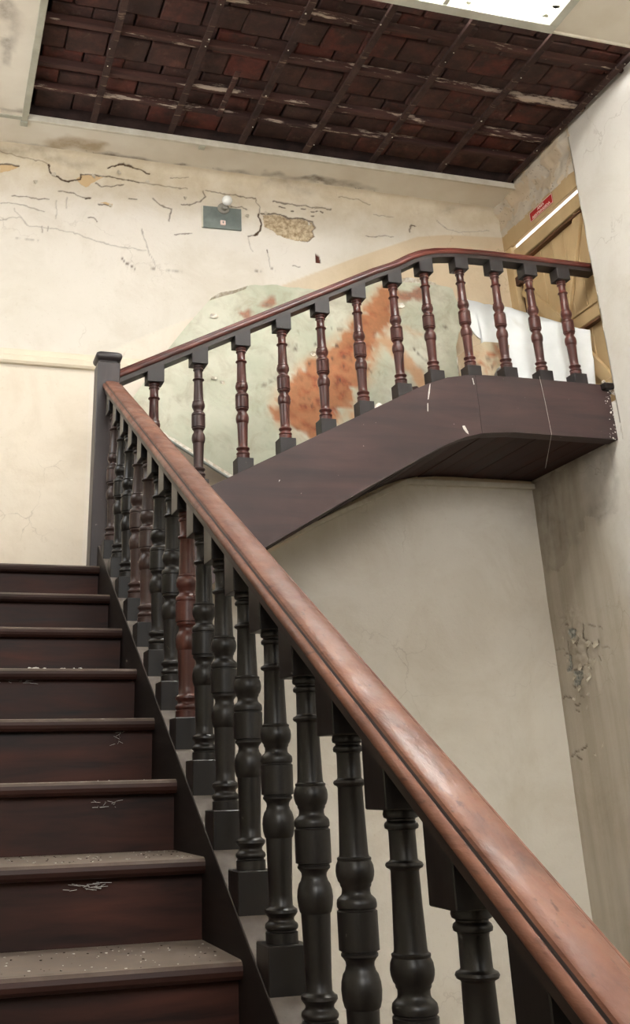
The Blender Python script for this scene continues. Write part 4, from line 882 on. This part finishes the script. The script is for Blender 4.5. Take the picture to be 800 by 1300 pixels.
# ------------------------------------------------------------------ debris on lower treads
bm = bmesh.new()
def bit(x, y, z, s, q):
    mt = Matrix.Translation((x, y, z + s * .2)) @ Matrix.Rotation(random.uniform(0, 3.1), 4, 'Z') @ Matrix.Diagonal((s, s * random.uniform(.3, .8), s * .3, 1))
    r = bmesh.ops.create_icosphere(q, subdivisions=1, radius=1, matrix=mt)
    for v in r['verts']: v.co += Vector((random.uniform(-.35, .35) * s, random.uniform(-.35, .35) * s, 0))
bd = bmesh.new()
for k in range(3, 11):
    for i in range(150 if k >= 6 else 30):
        x = random.uniform(-1.2, -0.01) if random.random() < .6 else -abs(random.gauss(0, .25)) - .01; x = max(x, -1.3)
        bit(x, -k * G + random.uniform(.004, G + .02), -k * R, random.uniform(.0010, .0036), bm if random.random() < .55 else bd)
for i in range(10): bit(-0.25 + random.uniform(-.08, .10), -3 * G + .02, -3 * R, random.uniform(.004, .009), bm)
o = bm_obj('plaster_debris', bm, chip_m); o['kind'] = 'stuff'; tag(o, 'pale plaster crumbs scattered on the lower treads', 'debris')
o = bm_obj('dark_debris', bd, M['mortar']); o['kind'] = 'stuff'; tag(o, 'dark crumbs of dirt scattered on the lower treads', 'debris')
# cobweb strands
wm = NB('dusty_cobweb'); wm.base(srgb(190, 186, 178)); wm.rough(.9)
def strand(name, pts, r=0.0006, parent=None):
    secs = []
    for i, p in enumerate(pts):
        p = Vector(p); secs.append([tuple(p + Vector((math.cos(a) * r, 0, math.sin(a) * r)) if abs((Vector(pts[min(i + 1, len(pts) - 1)]) - Vector(pts[max(i - 1, 0)])).normalized().y) > .6 else p + Vector((math.cos(a) * r, math.sin(a) * r, 0))) for a in (0, 2.1, 4.2)])
    return sweep(name, secs, wm.m, parent)
bmj = []
o = strand('hanging_thread', [(2.15, .080, 1.00), (2.16, .078, .86), (2.172, .084, .705), (2.25, .30, .60)], .0011); tag(o, 'thin pale thread hanging across the landing string', 'thread')
def cobweb(cx, y, cz, w_, h, n, seed):
    rng = random.Random(seed); bmv = bmesh.new(); vs = []; fs = []
    for i in range(n):
        a = Vector((cx + rng.uniform(-w_, w_), y - rng.uniform(0, .004), cz + rng.uniform(-h, h))); b = a + Vector((rng.uniform(-w_, w_) * .8, -rng.uniform(0, .004), rng.uniform(-h, h) * .6)); t = .0007
        q = len(vs); vs += [tuple(a), tuple(a + Vector((0, 0, t))), tuple(a + Vector((0, -t, 0))), tuple(b), tuple(b + Vector((0, 0, t))), tuple(b + Vector((0, -t, 0)))]
        fs += [(q, q + 1, q + 4, q + 3), (q + 1, q + 2, q + 5, q + 4), (q + 2, q, q + 3, q + 5)]
    bmv.free(); return mesh_obj('cobweb', vs, fs, wm.m)
webs = [((-0.25, -6 * G - .003 + .03, -6 * R - .045), .035, .007, 26, 'grey cobweb tuft under the nosing of the second visible tread from the bottom'), ((-0.17, -5 * G + .03, -5 * R - .05), .03, .008, 16, 'faint cobweb under the nosing of the third tread from the bottom'),
        ((-0.10, -4 * G + .03, -4 * R - .045), .02, .02, 12, 'small cobweb in the right corner of a middle riser'), ((-0.35, -3 * G + .03, -3 * R - .035), .05, .006, 12, 'long thin cobweb strands under the nosing of the fifth tread from the bottom')]
for (c, w_, h, n, lab), sd in zip(webs, range(9)):
    o = cobweb(*c, w_, h, n, sd); tag(o, lab, 'cobweb')
